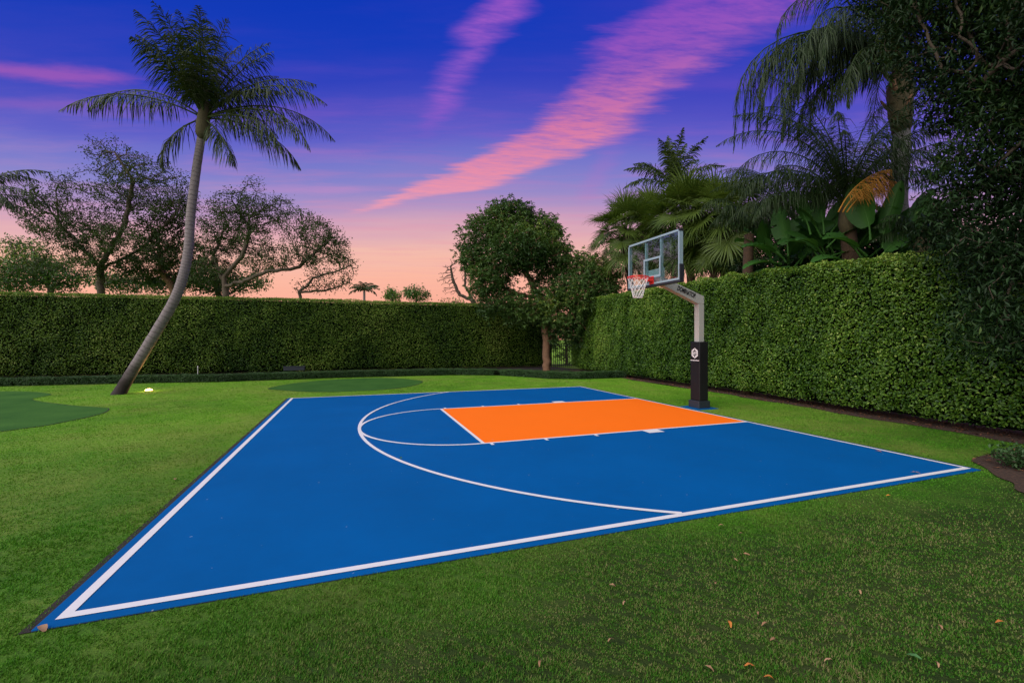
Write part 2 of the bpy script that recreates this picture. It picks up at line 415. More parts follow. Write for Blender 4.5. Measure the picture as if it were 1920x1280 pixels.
    # dark cut edge
for pts in (g1, g2):
    c = pts.mean(0); out = c+(pts-c)*1.0; d = unit(pts-c); n = len(pts)
    V = [(p[0], p[1], -.002) for p in pts]+[(p[0]+q[0]*.025, p[1]+q[1]*.025, -.002) for p, q in zip(pts, d)]
    F = [(i, (i+1) % n, n+(i+1) % n, n+i) for i in range(n)]
    o = link('turf_edge', npmesh('turf_edge', V, F), M['soil']); tag(o, 'dark cut edge around putting turf', 'turf edge', kind='structure')
# soil strip round the court
x0, x1, y0, y1 = XB-mL, mR, YN-mN, YF+mF
mb = MB(); e = .055
mb.add([(x0-e, y0-e*.1, -.007), (x1+e, y0-e*.1, -.007), (x1+e, y1+e, -.007), (x0-e, y1+e, -.007)], [(0, 1, 2, 3)])
o = mb.build('court_edge_soil', M['soil']); tag(o, 'dark soil gap round the court', 'soil strip', kind='structure')
# mulch
mul = smooth_poly([G(1822, 862), G(1850, 852), G(1905, 842), G(2100, 850), G(2300, 900), G(2150, 960), G(1925, 925), G(1900, 905), G(1870, 893), G(1845, 875)], 5)
m, b = newmat('mulch_base'); nt = m.node_tree; g = nt.nodes.new('ShaderNodeNewGeometry'); P = g.outputs['Position']
f = xnoise(P, 30, 4, .7)
nt.links.new(xramp(f, [(.35, (.022, .011, .007)), (.6, (.07, .033, .018)), (.75, (.16, .08, .045))]), b.inputs['Base Color']); b.inputs['Roughness'].default_value = .95
bp = nt.nodes.new('ShaderNodeBump'); bp.inputs['Strength'].default_value = 1; bp.inputs['Distance'].default_value = .03
nt.links.new(f.v, bp.inputs['Height']); nt.links.new(bp.outputs[0], b.inputs['Normal'])
M['mulchbase'] = m
hedge_face = [(3.45, 13.6), (3.35, 8.9), (3.3, 5), (3.2, 1.4), (2.95, -1.44), (2.75, -3.4), (2.65, -5.5), (2.5, -9)]
strip = [(x-.28-.06*math.sin(y*2.3), y) for x, y in [(3.1+.35*(y+5)/18, y) for y in np.arange(11.5, -9, -.5)]]
strip = [(np.interp(-y, [-h[1] for h in hedge_face], [h[0] for h in hedge_face])-.14-.07*math.sin(y*2.3)-.03*math.sin(y*7), y) for y in np.arange(12.5, -9.1, -.3)]
stripP = np.array(strip+[(4.3, -9), (4.3, 12.5)])
o = ngon('mulch_bed', stripP, -.003, M['mulchbase']); tag(o, 'brown mulch strip below the right hedge', 'mulch', kind='structure')
o = ngon('mulch_bed', mul, .002, M['mulchbase']); tag(o, 'bark mulch patch at the court corner', 'mulch', kind='structure')
K = 2600
q = np.stack([RNG.uniform(.2, 4.5, K), RNG.uniform(-8, -3.5, K)], 1); q = q[inpoly(q, mul)]
q2 = np.stack([RNG.uniform(2, 3.6, 9000), RNG.uniform(-9, 11, 9000)], 1); q2 = q2[inpoly(q2, stripP)][:2200]
q = np.concatenate([q, q2]); P3 = np.c_[q, RNG.uniform(.004, .022, len(q))]; a = RNG.uniform(0, 6.28, len(q))
V, F, vv = leaves(P3, np.c_[np.cos(a), np.sin(a), RNG.normal(0, .25, len(q))], np.c_[RNG.normal(0, .4, (len(q), 2)), np.ones(len(q))], RNG.uniform(.03, .09, len(q)), RNG.uniform(.01, .03, len(q)), RNG.random(len(q)))
o = link('mulch_chips', npmesh('mulch_chips', V, F, vv), M['mulch']); tag(o, 'loose brown bark chips on the mulch', 'bark chips', kind='stuff')

# grass blades (denser near the viewer, carrying on past the frame)
NB = 1200000
r = np.exp(RNG.uniform(math.log(1.3), math.log(24), NB)); nearN = int(NB*.22)
r[:nearN] = RNG.uniform(1.2, 5.5, nearN)
th_ = RNG.uniform(-1.15, 1.1, NB)
bp_ = np.array([CX, CY])+r[:, None]*(np.cos(th_)[:, None]*FW[:2]+np.sin(th_)[:, None]*RT[:2])
ok = ~((bp_[:, 0] > x0-.02) & (bp_[:, 0] < x1+.03) & (bp_[:, 1] > y0+.004+.012*np.sin(bp_[:, 0]*37)+RNG.normal(0, .006, NB)) & (bp_[:, 1] < y1+.03))
ok &= ~inpoly(bp_, g1) & ~inpoly(bp_, g2) & ~inpoly(bp_, mul) & ~inpoly(bp_, stripP) & (bp_[:, 1] < 13)
ok &= ~((np.abs(bp_[:, 0]-.47) < .3) & (np.abs(bp_[:, 1]) < .45))
b3_ = np.c_[bp_, np.zeros(NB)]
ok &= (clump(b3_, 70, 91)*.6+clump(b3_, 29, 92)*.35+RNG.normal(0, .3, NB)) > np.interp(r, [2, 9, 16], [-.22, -.4, -2])
bp_ = bp_[ok]; r = r[ok]; n = len(bp_)
a = RNG.uniform(0, 6.28, n); lean = RNG.uniform(.1, 1.6, n)
h = RNG.uniform(.007, .019, n)*(1+r*.02)*(1+.35*clump(np.c_[bp_, np.zeros(n)], 9, 77)); w = .0019*(1+r*.27)
D = np.c_[np.cos(a)*lean, np.sin(a)*lean, np.ones(n)]; D = unit(D)
side = np.c_[-np.sin(a), np.cos(a), np.zeros(n)]
b0 = np.c_[bp_, np.full(n, -.012)]
V = np.stack([b0-side*w[:, None], b0+side*w[:, None], b0+D*h[:, None]], 1).reshape(-1, 3)
F = np.arange(n*3).reshape(-1, 3)
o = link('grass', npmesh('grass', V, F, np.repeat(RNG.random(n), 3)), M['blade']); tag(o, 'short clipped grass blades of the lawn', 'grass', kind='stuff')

# ------------------------------------------------------------------ court
def court_mat(name, c, var):
    m, b = newmat(name); nt = m.node_tree; g = nt.nodes.new('ShaderNodeNewGeometry'); P = g.outputs['Position']
    n1 = xnoise(P, .7, 5, .6); n2 = xnoise(P, 320, 2, .6); n3 = xnoise(P, 5, 6, .7)
    col = xmix(n1*.6+n3*.4, tuple(x*(1-var) for x in c), tuple(min(1, x*(1+var)) for x in c))
    spk = xstep(xnoise(P, 22, 2, .4), .765, .79)*.35
    col = xmix(spk, col, (.55, .6, .65))
    nt.links.new(col, b.inputs['Base Color']); nt.links.new((.62+n3*.2).v, b.inputs['Roughness']); b.inputs['Specular IOR Level'].default_value = .06
    bp = nt.nodes.new('ShaderNodeBump'); bp.inputs['Strength'].default_value = .25; bp.inputs['Distance'].default_value = .003
    nt.links.new(n2.v, bp.inputs['Height']); nt.links.new(bp.outputs[0], b.inputs['Normal']); return m
M['blue'] = court_mat('court_blue', (.0, .086, .285), .30)
M['orange'] = court_mat('court_orange', (.93, .165, .008), .05)
mb = MB(); mb.box((x0, y0, -.06), (x1, y1, 0))
court = mb.build('court', M['blue'], bevel=.004); tag(court, 'blue painted half basketball court slab', 'court', kind='structure')
KW = 6*FT; KD = 18.0*FT; RC = 13.75*FT-KD; R3 = 19.75*FT
LW = .055
mb = MB(); mb.add([(-KD+LW, -KW+LW, .003), (-LW, -KW+LW, .003), (-LW, KW-LW, .003), (-KD+LW, KW-LW, .003)], [(0, 1, 2, 3)])
mb.build('key_paint', M['orange'], court)
mb = MB(); Z = .004
def rect(xa, ya, xb, yb, z=Z): mb.add([(xa, ya, z), (xb, ya, z), (xb, yb, z), (xa, yb, z)], [(0, 1, 2, 3)])
BW = .062
rect(XB, YN, 0, YN+BW); rect(XB, YF-BW, 0, YF); rect(XB, YN+BW, XB+BW, YF-BW); rect(-LW, YN+BW, 0, YF-BW)
mb.build('boundary_line', M['white'], court)
mb = MB()
rect(-KD, -KW, -LW, -KW+LW); rect(-KD, KW-LW, -LW, KW); rect(-KD, -KW+LW, -KD+LW, KW-LW)
mb.build('key_line', M['white'], court)
mb = MB()
def arc(cx, r, a0, a1, n=96, z=Z):
    a = np.linspace(a0, a1, n); o_ = np.c_[cx+r*np.cos(a), r*np.sin(a), np.full(n, z)]; i_ = np.c_[cx+(r-LW)*np.cos(a), (r-LW)*np.sin(a), np.full(n, z)]
    F = [(i, i+1, n+i+1, n+i) for i in range(n-1)]; mb.add(np.concatenate([o_, i_]), F)
an = math.asin((-YN-.03)/R3); af = math.asin((YF-.03)/R3)
arc(RC, R3, math.pi-af, math.pi+an, z=Z+.002); mb.build('three_point_line', M['white'], court)
mb = MB(); arc(-KD, KW, math.pi/2, math.pi*1.5, z=Z+.001); mb.build('free_throw_circle', M['white'], court)
for s in (-1, 1):
    for (a_, b_, wd, k_) in ((7.2, 8.25, .20, 1), (11.35, 11.52, .11, 0), (14.4, 14.57, .11, 0), (17.45, 17.62, .11, 0)):
        mb = MB(); ya, yb = sorted((s*KW, s*(KW+wd))); rect(-b_*FT, ya, -a_*FT, yb, Z)
        mb.build('lane_mark', M['white'], court)

# ------------------------------------------------------------------ basketball hoop
PXc = .45
hoop = empty('basketball_hoop', (PXc, 0, 0)); tag(hoop, 'in-ground basketball hoop with glass backboard and black padded pole', 'basketball hoop')
def hb(mb, *a, **k):
    sm = mb.build(*a, **k); sm.parent = hoop; sm.matrix_parent_inverse.identity()
    sm.location = (-PXc, 0, 0); return sm
mb = MB(); mb.box((PXc-.30, -.30, -.05), (PXc+.30, .30, -.002)); hb(mb, 'base_slab', M['blue'])
mb = MB(); mb.box((PXc-.165, -.178, -.004), (PXc+.165, .178, .17)); hb(mb, 'pedestal', M['padbase'], bevel=.012)
mb = MB(); mb.box((PXc-.13, -.155, .17), (PXc+.13, .155, 1.575)); pad = hb(mb, 'pole_pad', M['pad'], bevel=.02)
mb = MB(); hp = .077; ze = 2.60
# pole with mitred elbow and rising arm, square section, as extruded side outline
mb = MB(); mb.box((PXc-hp, -hp, 1.5), (PXc+hp, hp, 2.47)); hb(mb, 'pole', M['grey'], bevel=.006)
arm_side = [(PXc-hp, 2.471), (PXc+hp, 2.471), (PXc+hp, 2.66), (-.80, 3.12), (-.80, 2.93)]
V = [(x, -hp, z) for x, z in arm_side]+[(x, hp, z) for x, z in arm_side]
n = len(arm_side); mb = MB(); mb.V = [np.array(V)]; mb.n = len(V); mb.val = [np.full(len(V), .5)]
bm = bmesh.new(); vs = [bm.verts.new(v) for v in V]
bm.faces.new(vs[:n]); bm.faces.new(vs[n:][::-1])
for i in range(n): bm.faces.new((vs[(i+1) % n], vs[i], vs[n+i], vs[n+(i+1) % n]))
bmesh.ops.recalc_face_normals(bm, faces=bm.faces); me = bpy.data.meshes.new('arm'); bm.to_mesh(me); bm.free()
arm = link('arm', me, M['grey'], hoop); arm.location = (-PXc, 0, 0); bv = arm.modifiers.new('bevel', 'BEVEL'); bv.width = .006; bv.segments = 2
def text_mesh(body, size, ext=.0015, off=.004, sx=1, sh=0):
    c = bpy.data.curves.new('t', 'FONT'); c.body = body; c.size = size; c.extrude = ext; c.offset = off; c.align_x = 'LEFT'; c.shear = sh
    t = bpy.data.objects.new('t', c); COL.objects.link(t); dg = bpy.context.evaluated_depsgraph_get(); dg.update()
    me = bpy.data.meshes.new_from_object(t.evaluated_get(dg)); bpy.data.objects.remove(t); return me
me = text_mesh('DOMINATOR', .185, off=.007); me.name = 'lettering'
let = link('lettering', me, M['letter'], arm)
sl = math.atan2(2.66-3.12, (PXc+hp)+.80)
let.rotation_euler = (math.radians(90), -sl, 0); let.rotation_mode = 'XYZ'
wid = max(v.co.x for v in me.vertices); let.scale = (.56/wid, .82, 1)
xs_ = -.27; let.location = (xs_, -hp-.0035, 2.66+(PXc+hp-xs_)*math.tan(-sl)-.15)
# bolts at the elbow
for i, (bx_, bz_) in enumerate(((PXc+.05, 2.62), (PXc-.06, 2.50), (PXc+.05, 2.50))):
    mb = MB(); mb.tube([(bx_, -hp-.012, bz_), (bx_, -hp+.002, bz_)], .012, 8); o = mb.build('bolt', M['grey'], arm)
# logo on the face towards the court
def hexring(ro, ri, cy, cz, x=-0.0):
    a = np.arange(6)/6*2*math.pi+math.pi/2
    V = [(x, cy+ro*math.cos(t)*.92, cz+ro*math.sin(t)) for t in a]+[(x, cy+ri*math.cos(t)*.92, cz+ri*math.sin(t)) for t in a]
    return V, [(i, 6+i, 6+(i+1) % 6, (i+1) % 6) for i in range(6)]
xl = PXc-.13-.004
mb = MB(); V, F = hexring(.125, .103, 0, 1.30, xl); mb.add(V, F)
mb.tube([(xl, 0, 1.4), (xl, 0, 1.4005)], .0001, 3)
def bar(y0_, z0_, y1_, z1_, w_):
    d = np.array([y1_-y0_, z1_-z0_]); d = d/np.linalg.norm(d); nn = np.array([-d[1], d[0]])*w_/2
    q = [(xl, y0_+nn[0], z0_+nn[1]), (xl, y1_+nn[0], z1_+nn[1]), (xl, y1_-nn[0], z1_-nn[1]), (xl, y0_-nn[0], z0_-nn[1])]; mb.add(q, [(0, 1, 2, 3)])
for s in (1, -1):
    for p, q in (((.010, .085), (.066, .048)), ((.066, .048), (.066, -.048)), ((.066, -.048), (.010, -.085))):
        bar(s*p[0], 1.30+p[1], s*q[0], 1.30+q[1], .017)
for dz_ in (.028, 0, -.028): bar(-.040, 1.30+dz_, .040, 1.30+dz_, .013)
bar(-.047, 1.328, -.047, 1.30, .013); bar(.047, 1.30, .047, 1.272, .013)
o = hb(mb, 'emblem', M['logo']); o.parent = pad; o.location = (0, 0, 0)
mb = MB(); mb.add([(xl, -.14, 1.120), (xl, .14, 1.120), (xl, .14, 1.136), (xl, -.14, 1.136)], [(0, 1, 2, 3)])
o = hb(mb, 'stripe', M['logo']); o.parent = pad; o.location = (0, 0, 0)

# backboard
BX = -.914; bz0, bz1, bw = 2.895, 3.962, .914
board = empty('backboard'); board.parent = hoop; board.location = (-PXc, 0, 0)
def bb(mb, name, mat, **k): return mb.build(name, mat, board, **k)
gm = bpy.data.materials.new('backboard_glass'); gm.use_nodes = True; X.nt = gm.node_tree; nt = gm.node_tree; nt.nodes.clear()
tr = nt.nodes.new('ShaderNodeBsdfTransparent'); tr.inputs[0].default_value = (.90, .97, .95, 1)
gl = nt.nodes.new('ShaderNodeBsdfGlossy'); gl.inputs['Roughness'].default_value = .02; gl.inputs[0].default_value = (.95, 1, 1, 1)
fr = nt.nodes.new('ShaderNodeFresnel'); fr.inputs[0].default_value = 1.65; mx = nt.nodes.new('ShaderNodeMixShader')
nt.links.new(X.op('MINIMUM', X(fr.outputs[0])*.55, .3).v, mx.inputs[0]); nt.links.new(tr.outputs[0], mx.inputs[1]); nt.links.new(gl.outputs[0], mx.inputs[2])
ou = nt.nodes.new('ShaderNodeOutputMaterial'); nt.links.new(mx.outputs[0], ou.inputs[0])
mb = MB(); mb.box((BX+.004, -bw+.01, bz0+.01), (BX+.016, bw-.01, bz1-.01)); bb(mb, 'glass', gm)
mb = MB(); t_ = .032
mb.box((BX+.0165, -bw, bz1-t_), (BX+.09, bw, bz1)); mb.box((BX+.0165, -bw, bz0), (BX+.09, bw, bz0+t_))
mb.box((BX+.0165, -bw, bz0+t_), (BX+.09, -bw+t_, bz1-t_)); mb.box((BX+.0165, bw-t_, bz0+t_), (BX+.09, bw, bz1-t_)); bb(mb, 'frame', M['alu'])
mb = MB(); u_ = .042   # printed border line on the face of the glass
def face(ya, za, yb, zb, x): mb.add([(x, ya, za), (x, ya, zb), (x, yb, zb), (x, yb, za)], [(0, 1, 2, 3)])
xf = BX
face(-bw, bz1-u_, bw, bz1, xf); face(-bw, bz0, bw, bz0+.04, xf); face(-bw, bz0+.04, -bw+u_, bz1-u_, xf); face(bw-u_, bz0+.04, bw, bz1-u_, xf)
bb(mb, 'border_print', M['alu'])
mb = MB(); sq0, sq1, sw = 3.05, 3.507, .305; k = .046
face(-sw, sq1-k, sw, sq1, xf-.001); face(-sw, sq0, sw, sq0+k, xf-.001); face(-sw, sq0+k, -sw+k, sq1-k, xf-.001); face(sw-k, sq0+k, sw, sq1-k, xf-.001)
bb(mb, 'target_square', M['alu'])
for s in (-1, 1):
    mb = MB(); mb.box((BX+.03, s*.27-.025, bz0+t_), (BX+.085, s*.27+.025, bz1-t_)); bb(mb, 'upright', M['alu'])
mb = MB(); e_ = .025; hp_ = .33
mb.box((BX-.012, -bw-e_, bz0-.055), (BX+.10, bw+e_, bz0-.001))
for s in (-1, 1):
    ya, yb = sorted((s*(bw+.001), s*(bw+e_))); mb.box((BX-.012, ya, bz0), (BX+.10, yb, bz0+hp_))
bb(mb, 'edge_pad', M['edge'], bevel=.006)
for s in (-1, 1):
    mb = MB(); ya, yb = sorted((s*(bw-.03), s*(bw+.006))); mb.box((BX-.004, ya, bz1-.04), (BX+.094, yb, bz1+.006)); bb(mb, 'corner_cap', M['edge'])
# mount plate behind
mb = MB(); mb.box((BX+.091, -.30, 2.90), (BX+.115, .30, 3.25)); bb(mb, 'mount_plate', M['alu'])
# rim
rim = empty('rim'); rim.parent = hoop; rim.location = (-PXc, 0, 0)
rc = BX-.15-.2286
mb = MB(); a = np.linspace(0, 2*math.pi, 49); mb.tube(np.c_[rc+.2286*np.cos(a), .2286*np.sin(a), np.full(49, 3.048)], .010, 8, cap=False); mb.build('ring', M['rim'], rim, smooth=True)
mb = MB(); mb.tube(np.c_[rc+.236*np.cos(a), .236*np.sin(a), np.full(49, 3.022)], .006, 6, cap=False)
for t in np.linspace(0, 2*math.pi, 13)[:-1]: mb.tube([(rc+.236*math.cos(t), .236*math.sin(t), 3.022), (rc+.23*math.cos(t), .23*math.sin(t), 3.046)], .004, 5)
mb.build('net_rail', M['rim'], rim, smooth=True)
mb = MB(); mb.box((BX-.015, -.075, 2.90), (BX-.001, .075, 3.075)); mb.box((BX-.14, -.072, 2.96), (BX-.015, -.060, 3.055)); mb.box((BX-.14, .060, 2.96), (BX-.015, .072, 3.055))
mb.box((BX-.15, -.085, 3.040), (BX-.015, .085, 3.054)); mb.box((BX-.14, -.060, 2.955), (BX-.128, .060, 3.04)); mb.build('bracket', M['rim'], rim, bevel=.003)
# net: crossing cords
net = empty('net') if False else None
mb = MB(); nc = 12; H = .44
def netp(t, ang):
    rr = .226*(1-t)**1.1*.62+.226*.38+.02*t*t; z = 3.022-H*t; return (rc+rr*math.cos(ang), rr*math.sin(ang), z)
tt = np.linspace(0, 1, 15)
for i in range(nc):
    for s in (-1, 1):
        mb.tube([netp(t, (i+s*t*3.0)/nc*2*math.pi) for t in tt], .0045, 5)
mb.tube([netp(1, a_) for a_ in np.linspace(0, 2*math.pi, 25)], .005, 5, cap=False)
mb.build('net', M['net'], rim, smooth=True)

# ------------------------------------------------------------------ hedges
def hedge(name, path, H, thick, dens, L, mat, label, side=1, gap=None, coremat=None, topdens=None, z0=.12, bulge=.10, cat='hedge', backface=True, cl=5.0):
    """path: front face polyline on the ground; hedge body lies to its +side"""
    P = np.array(path, float); seg = np.diff(P, axis=0); ln = np.linalg.norm(seg, axis=1); cum = np.r_[0, np.cumsum(ln)]; T = cum[-1]
    Hs = np.broadcast_to(H, len(P))
    root = empty(name, (P[0][0], P[0][1], 0)); tag(root, label, cat)
    def at(s):
        x = np.interp(s, cum, P[:, 0]); y = np.interp(s, cum, P[:, 1]); i = np.clip(np.searchsorted(cum, s, side='right')-1, 0, len(seg)-1)
        t = seg[i]/ln[i][:, None]; nn = np.c_[t[:, 1], -t[:, 0]]*side; return np.c_[x, y], t, nn, np.interp(s, cum, Hs)
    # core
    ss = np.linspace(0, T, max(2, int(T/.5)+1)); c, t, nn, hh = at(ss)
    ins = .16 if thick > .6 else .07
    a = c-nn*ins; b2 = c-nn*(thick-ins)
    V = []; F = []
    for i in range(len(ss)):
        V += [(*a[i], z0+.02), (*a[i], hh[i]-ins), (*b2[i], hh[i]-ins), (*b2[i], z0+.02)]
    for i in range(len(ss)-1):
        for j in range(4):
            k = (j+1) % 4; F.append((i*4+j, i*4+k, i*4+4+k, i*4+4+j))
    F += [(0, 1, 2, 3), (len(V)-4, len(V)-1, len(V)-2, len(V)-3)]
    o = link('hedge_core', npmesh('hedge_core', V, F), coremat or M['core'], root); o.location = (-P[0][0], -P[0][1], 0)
    # leaves on the faces
    out = []
    for face in ('front', 'top', 'back', 'ends'):
        if face == 'front': n = int(T*Hs.mean()*dens)
        elif face == 'top': n = int(T*thick*(topdens or dens))
        elif face == 'back': n = int(T*Hs.mean()*dens*.12) if backface else 0
        else: n = int(2*thick*Hs.mean()*dens*.6)
        if n == 0: continue
        s = RNG.uniform(0, T, n)
        if face == 'ends': s = np.where(RNG.random(n) < .5, 0, T)
        c, t, nn, hh = at(s)
        if face in ('front', 'back'):
            u = RNG.random(n)**.95; z = z0+(hh-z0)*u; off = np.zeros(n) if face == 'front' else np.full(n, thick)
            N = np.c_[nn, np.zeros(n)]*(1 if face == 'front' else -1)
        elif face == 'top':
            off = RNG.uniform(0, thick, n); z = hh.copy(); N = np.c_[np.zeros((n, 2)), np.ones(n)]
        else:
            off = RNG.uniform(0, thick, n); z = z0+(hh-z0)*RNG.random(n); sg = np.where(s == 0, -1, 1)[:, None]; N = np.c_[t*sg, np.zeros(n)]
        Q = np.c_[c-nn*off[:, None], z]
        dsp = bulge*.5*clump(Q, cl, 3)+bulge*.35*clump(Q, cl*2.3, 5)-np.abs(RNG.normal(0, bulge*.55, n))
        # rounded lower edge and loose top
        if face == 'front': dsp -= .16*np.clip(1-(z-z0)/.35, 0, 1)**2*(1 if thick > .6 else .2)
        Q = Q+N*dsp[:, None]
        D = unit(N*.35+RNG.normal(0, .75, (n, 3))+np.array([0, 0, -.25])); NN = unit(N+np.array([0, 0, .55])+RNG.normal(0, .45, (n, 3)))
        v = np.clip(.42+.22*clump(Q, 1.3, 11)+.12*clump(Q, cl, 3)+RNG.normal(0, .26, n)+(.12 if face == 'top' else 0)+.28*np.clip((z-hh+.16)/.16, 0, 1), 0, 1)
        if gap is not None:
            k = gap(Q); Q, D, NN, v = Q[k], D[k], NN[k], v[k]
        sz = L*RNG.uniform(.65, 1.25, len(Q))
        out.append(leaves(Q-D*sz[:, None]*.4, D, NN, sz, sz*.6, v))
    off = 0; VV = []; FF = []; vv = []
    for V, F, v in out: VV.append(V); FF.append(F+off); off += len(V); vv.append(v)
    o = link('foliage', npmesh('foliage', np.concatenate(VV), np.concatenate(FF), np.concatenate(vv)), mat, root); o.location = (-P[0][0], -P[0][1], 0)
    return root
backpath = [(-34, 16.6), (-21.5, 16.0), (-11.3, 15.1), (-4, 15.3), (3.55, 14.9)]
hedge('clipped_hedge', backpath, 3.62, 1.5, 800, .064, M['hedge_back'], 'tall dark green clipped hedge along the far side of the lawn behind the leaning palm', side=1, z0=.05, bulge=.09, cl=4)
rp = [(3.3, 11.2), (3.35, 8.9), (3.3, 5), (3.2, 1.4), (2.95, -1.44), (2.75, -3.4), (2.65, -5.5), (2.5, -9)]
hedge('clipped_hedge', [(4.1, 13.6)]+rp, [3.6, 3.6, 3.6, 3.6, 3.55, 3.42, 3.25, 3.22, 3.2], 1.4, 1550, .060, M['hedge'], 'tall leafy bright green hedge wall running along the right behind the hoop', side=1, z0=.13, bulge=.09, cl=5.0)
bpath = [G(x, y)[:2] for x, y in ((-500, 735), (-100, 727), (0, 724), (130, 721), (300, 717.5), (400, 716), (520, 712), (640, 708), (760, 705), (850, 703), (930, 703.5), (990, 707), (1030, 710), (1090, 710.5), (1150, 708.5), (1175, 708))]
hedge('border_hedge', bpath, .27, .55, 3000, .045, M['border'], 'knee-low dark border hedge curving in front of the tall far hedge', side=1, z0=.0, bulge=.03, cl=9, cat='low hedge')

# planting bed behind the border, in front of the tall hedge
o = ngon('planting_bed', np.array([p+np.array([0, .3]) for p in bpath]+[(4.2, 13.2), (3.5, 15.6), (-4, 16), (-21, 16.6), (-34, 17.2)]), -.005, M['soil']); tag(o, 'dark soil bed between low border and tall hedge', 'soil bed', kind='structure')

# iron fence in the gap at the hedge corner
fr_ = empty('iron_fence', tuple(A(1058, PY0, 26)[:2])+(0,)); tag(fr_, 'short black iron picket fence seen through the gap beside the tree trunk', 'fence')
pa, pb = A(1000, PY0, 25.6), A(1110, PY0, 25.6)
fb = MB(); nb = 30
for i in range(nb):
    q = pa+(pb-pa)*i/(nb-1); fb = MB(); fb.box((q[0]-.012, q[1]-.012, 0), (q[0]+.012, q[1]+.012, 1.35)); o = fb.build('picket', M['iron'], fr_); o.location = -Vector(fr_.location)
for z in (.12, 1.25):
    fb = MB(); fb.tube([(pa[0], pa[1], z), (pb[0], pb[1], z)], .02, 4); o = fb.build('rail', M['iron'], fr_); o.location = -Vector(fr_.location)

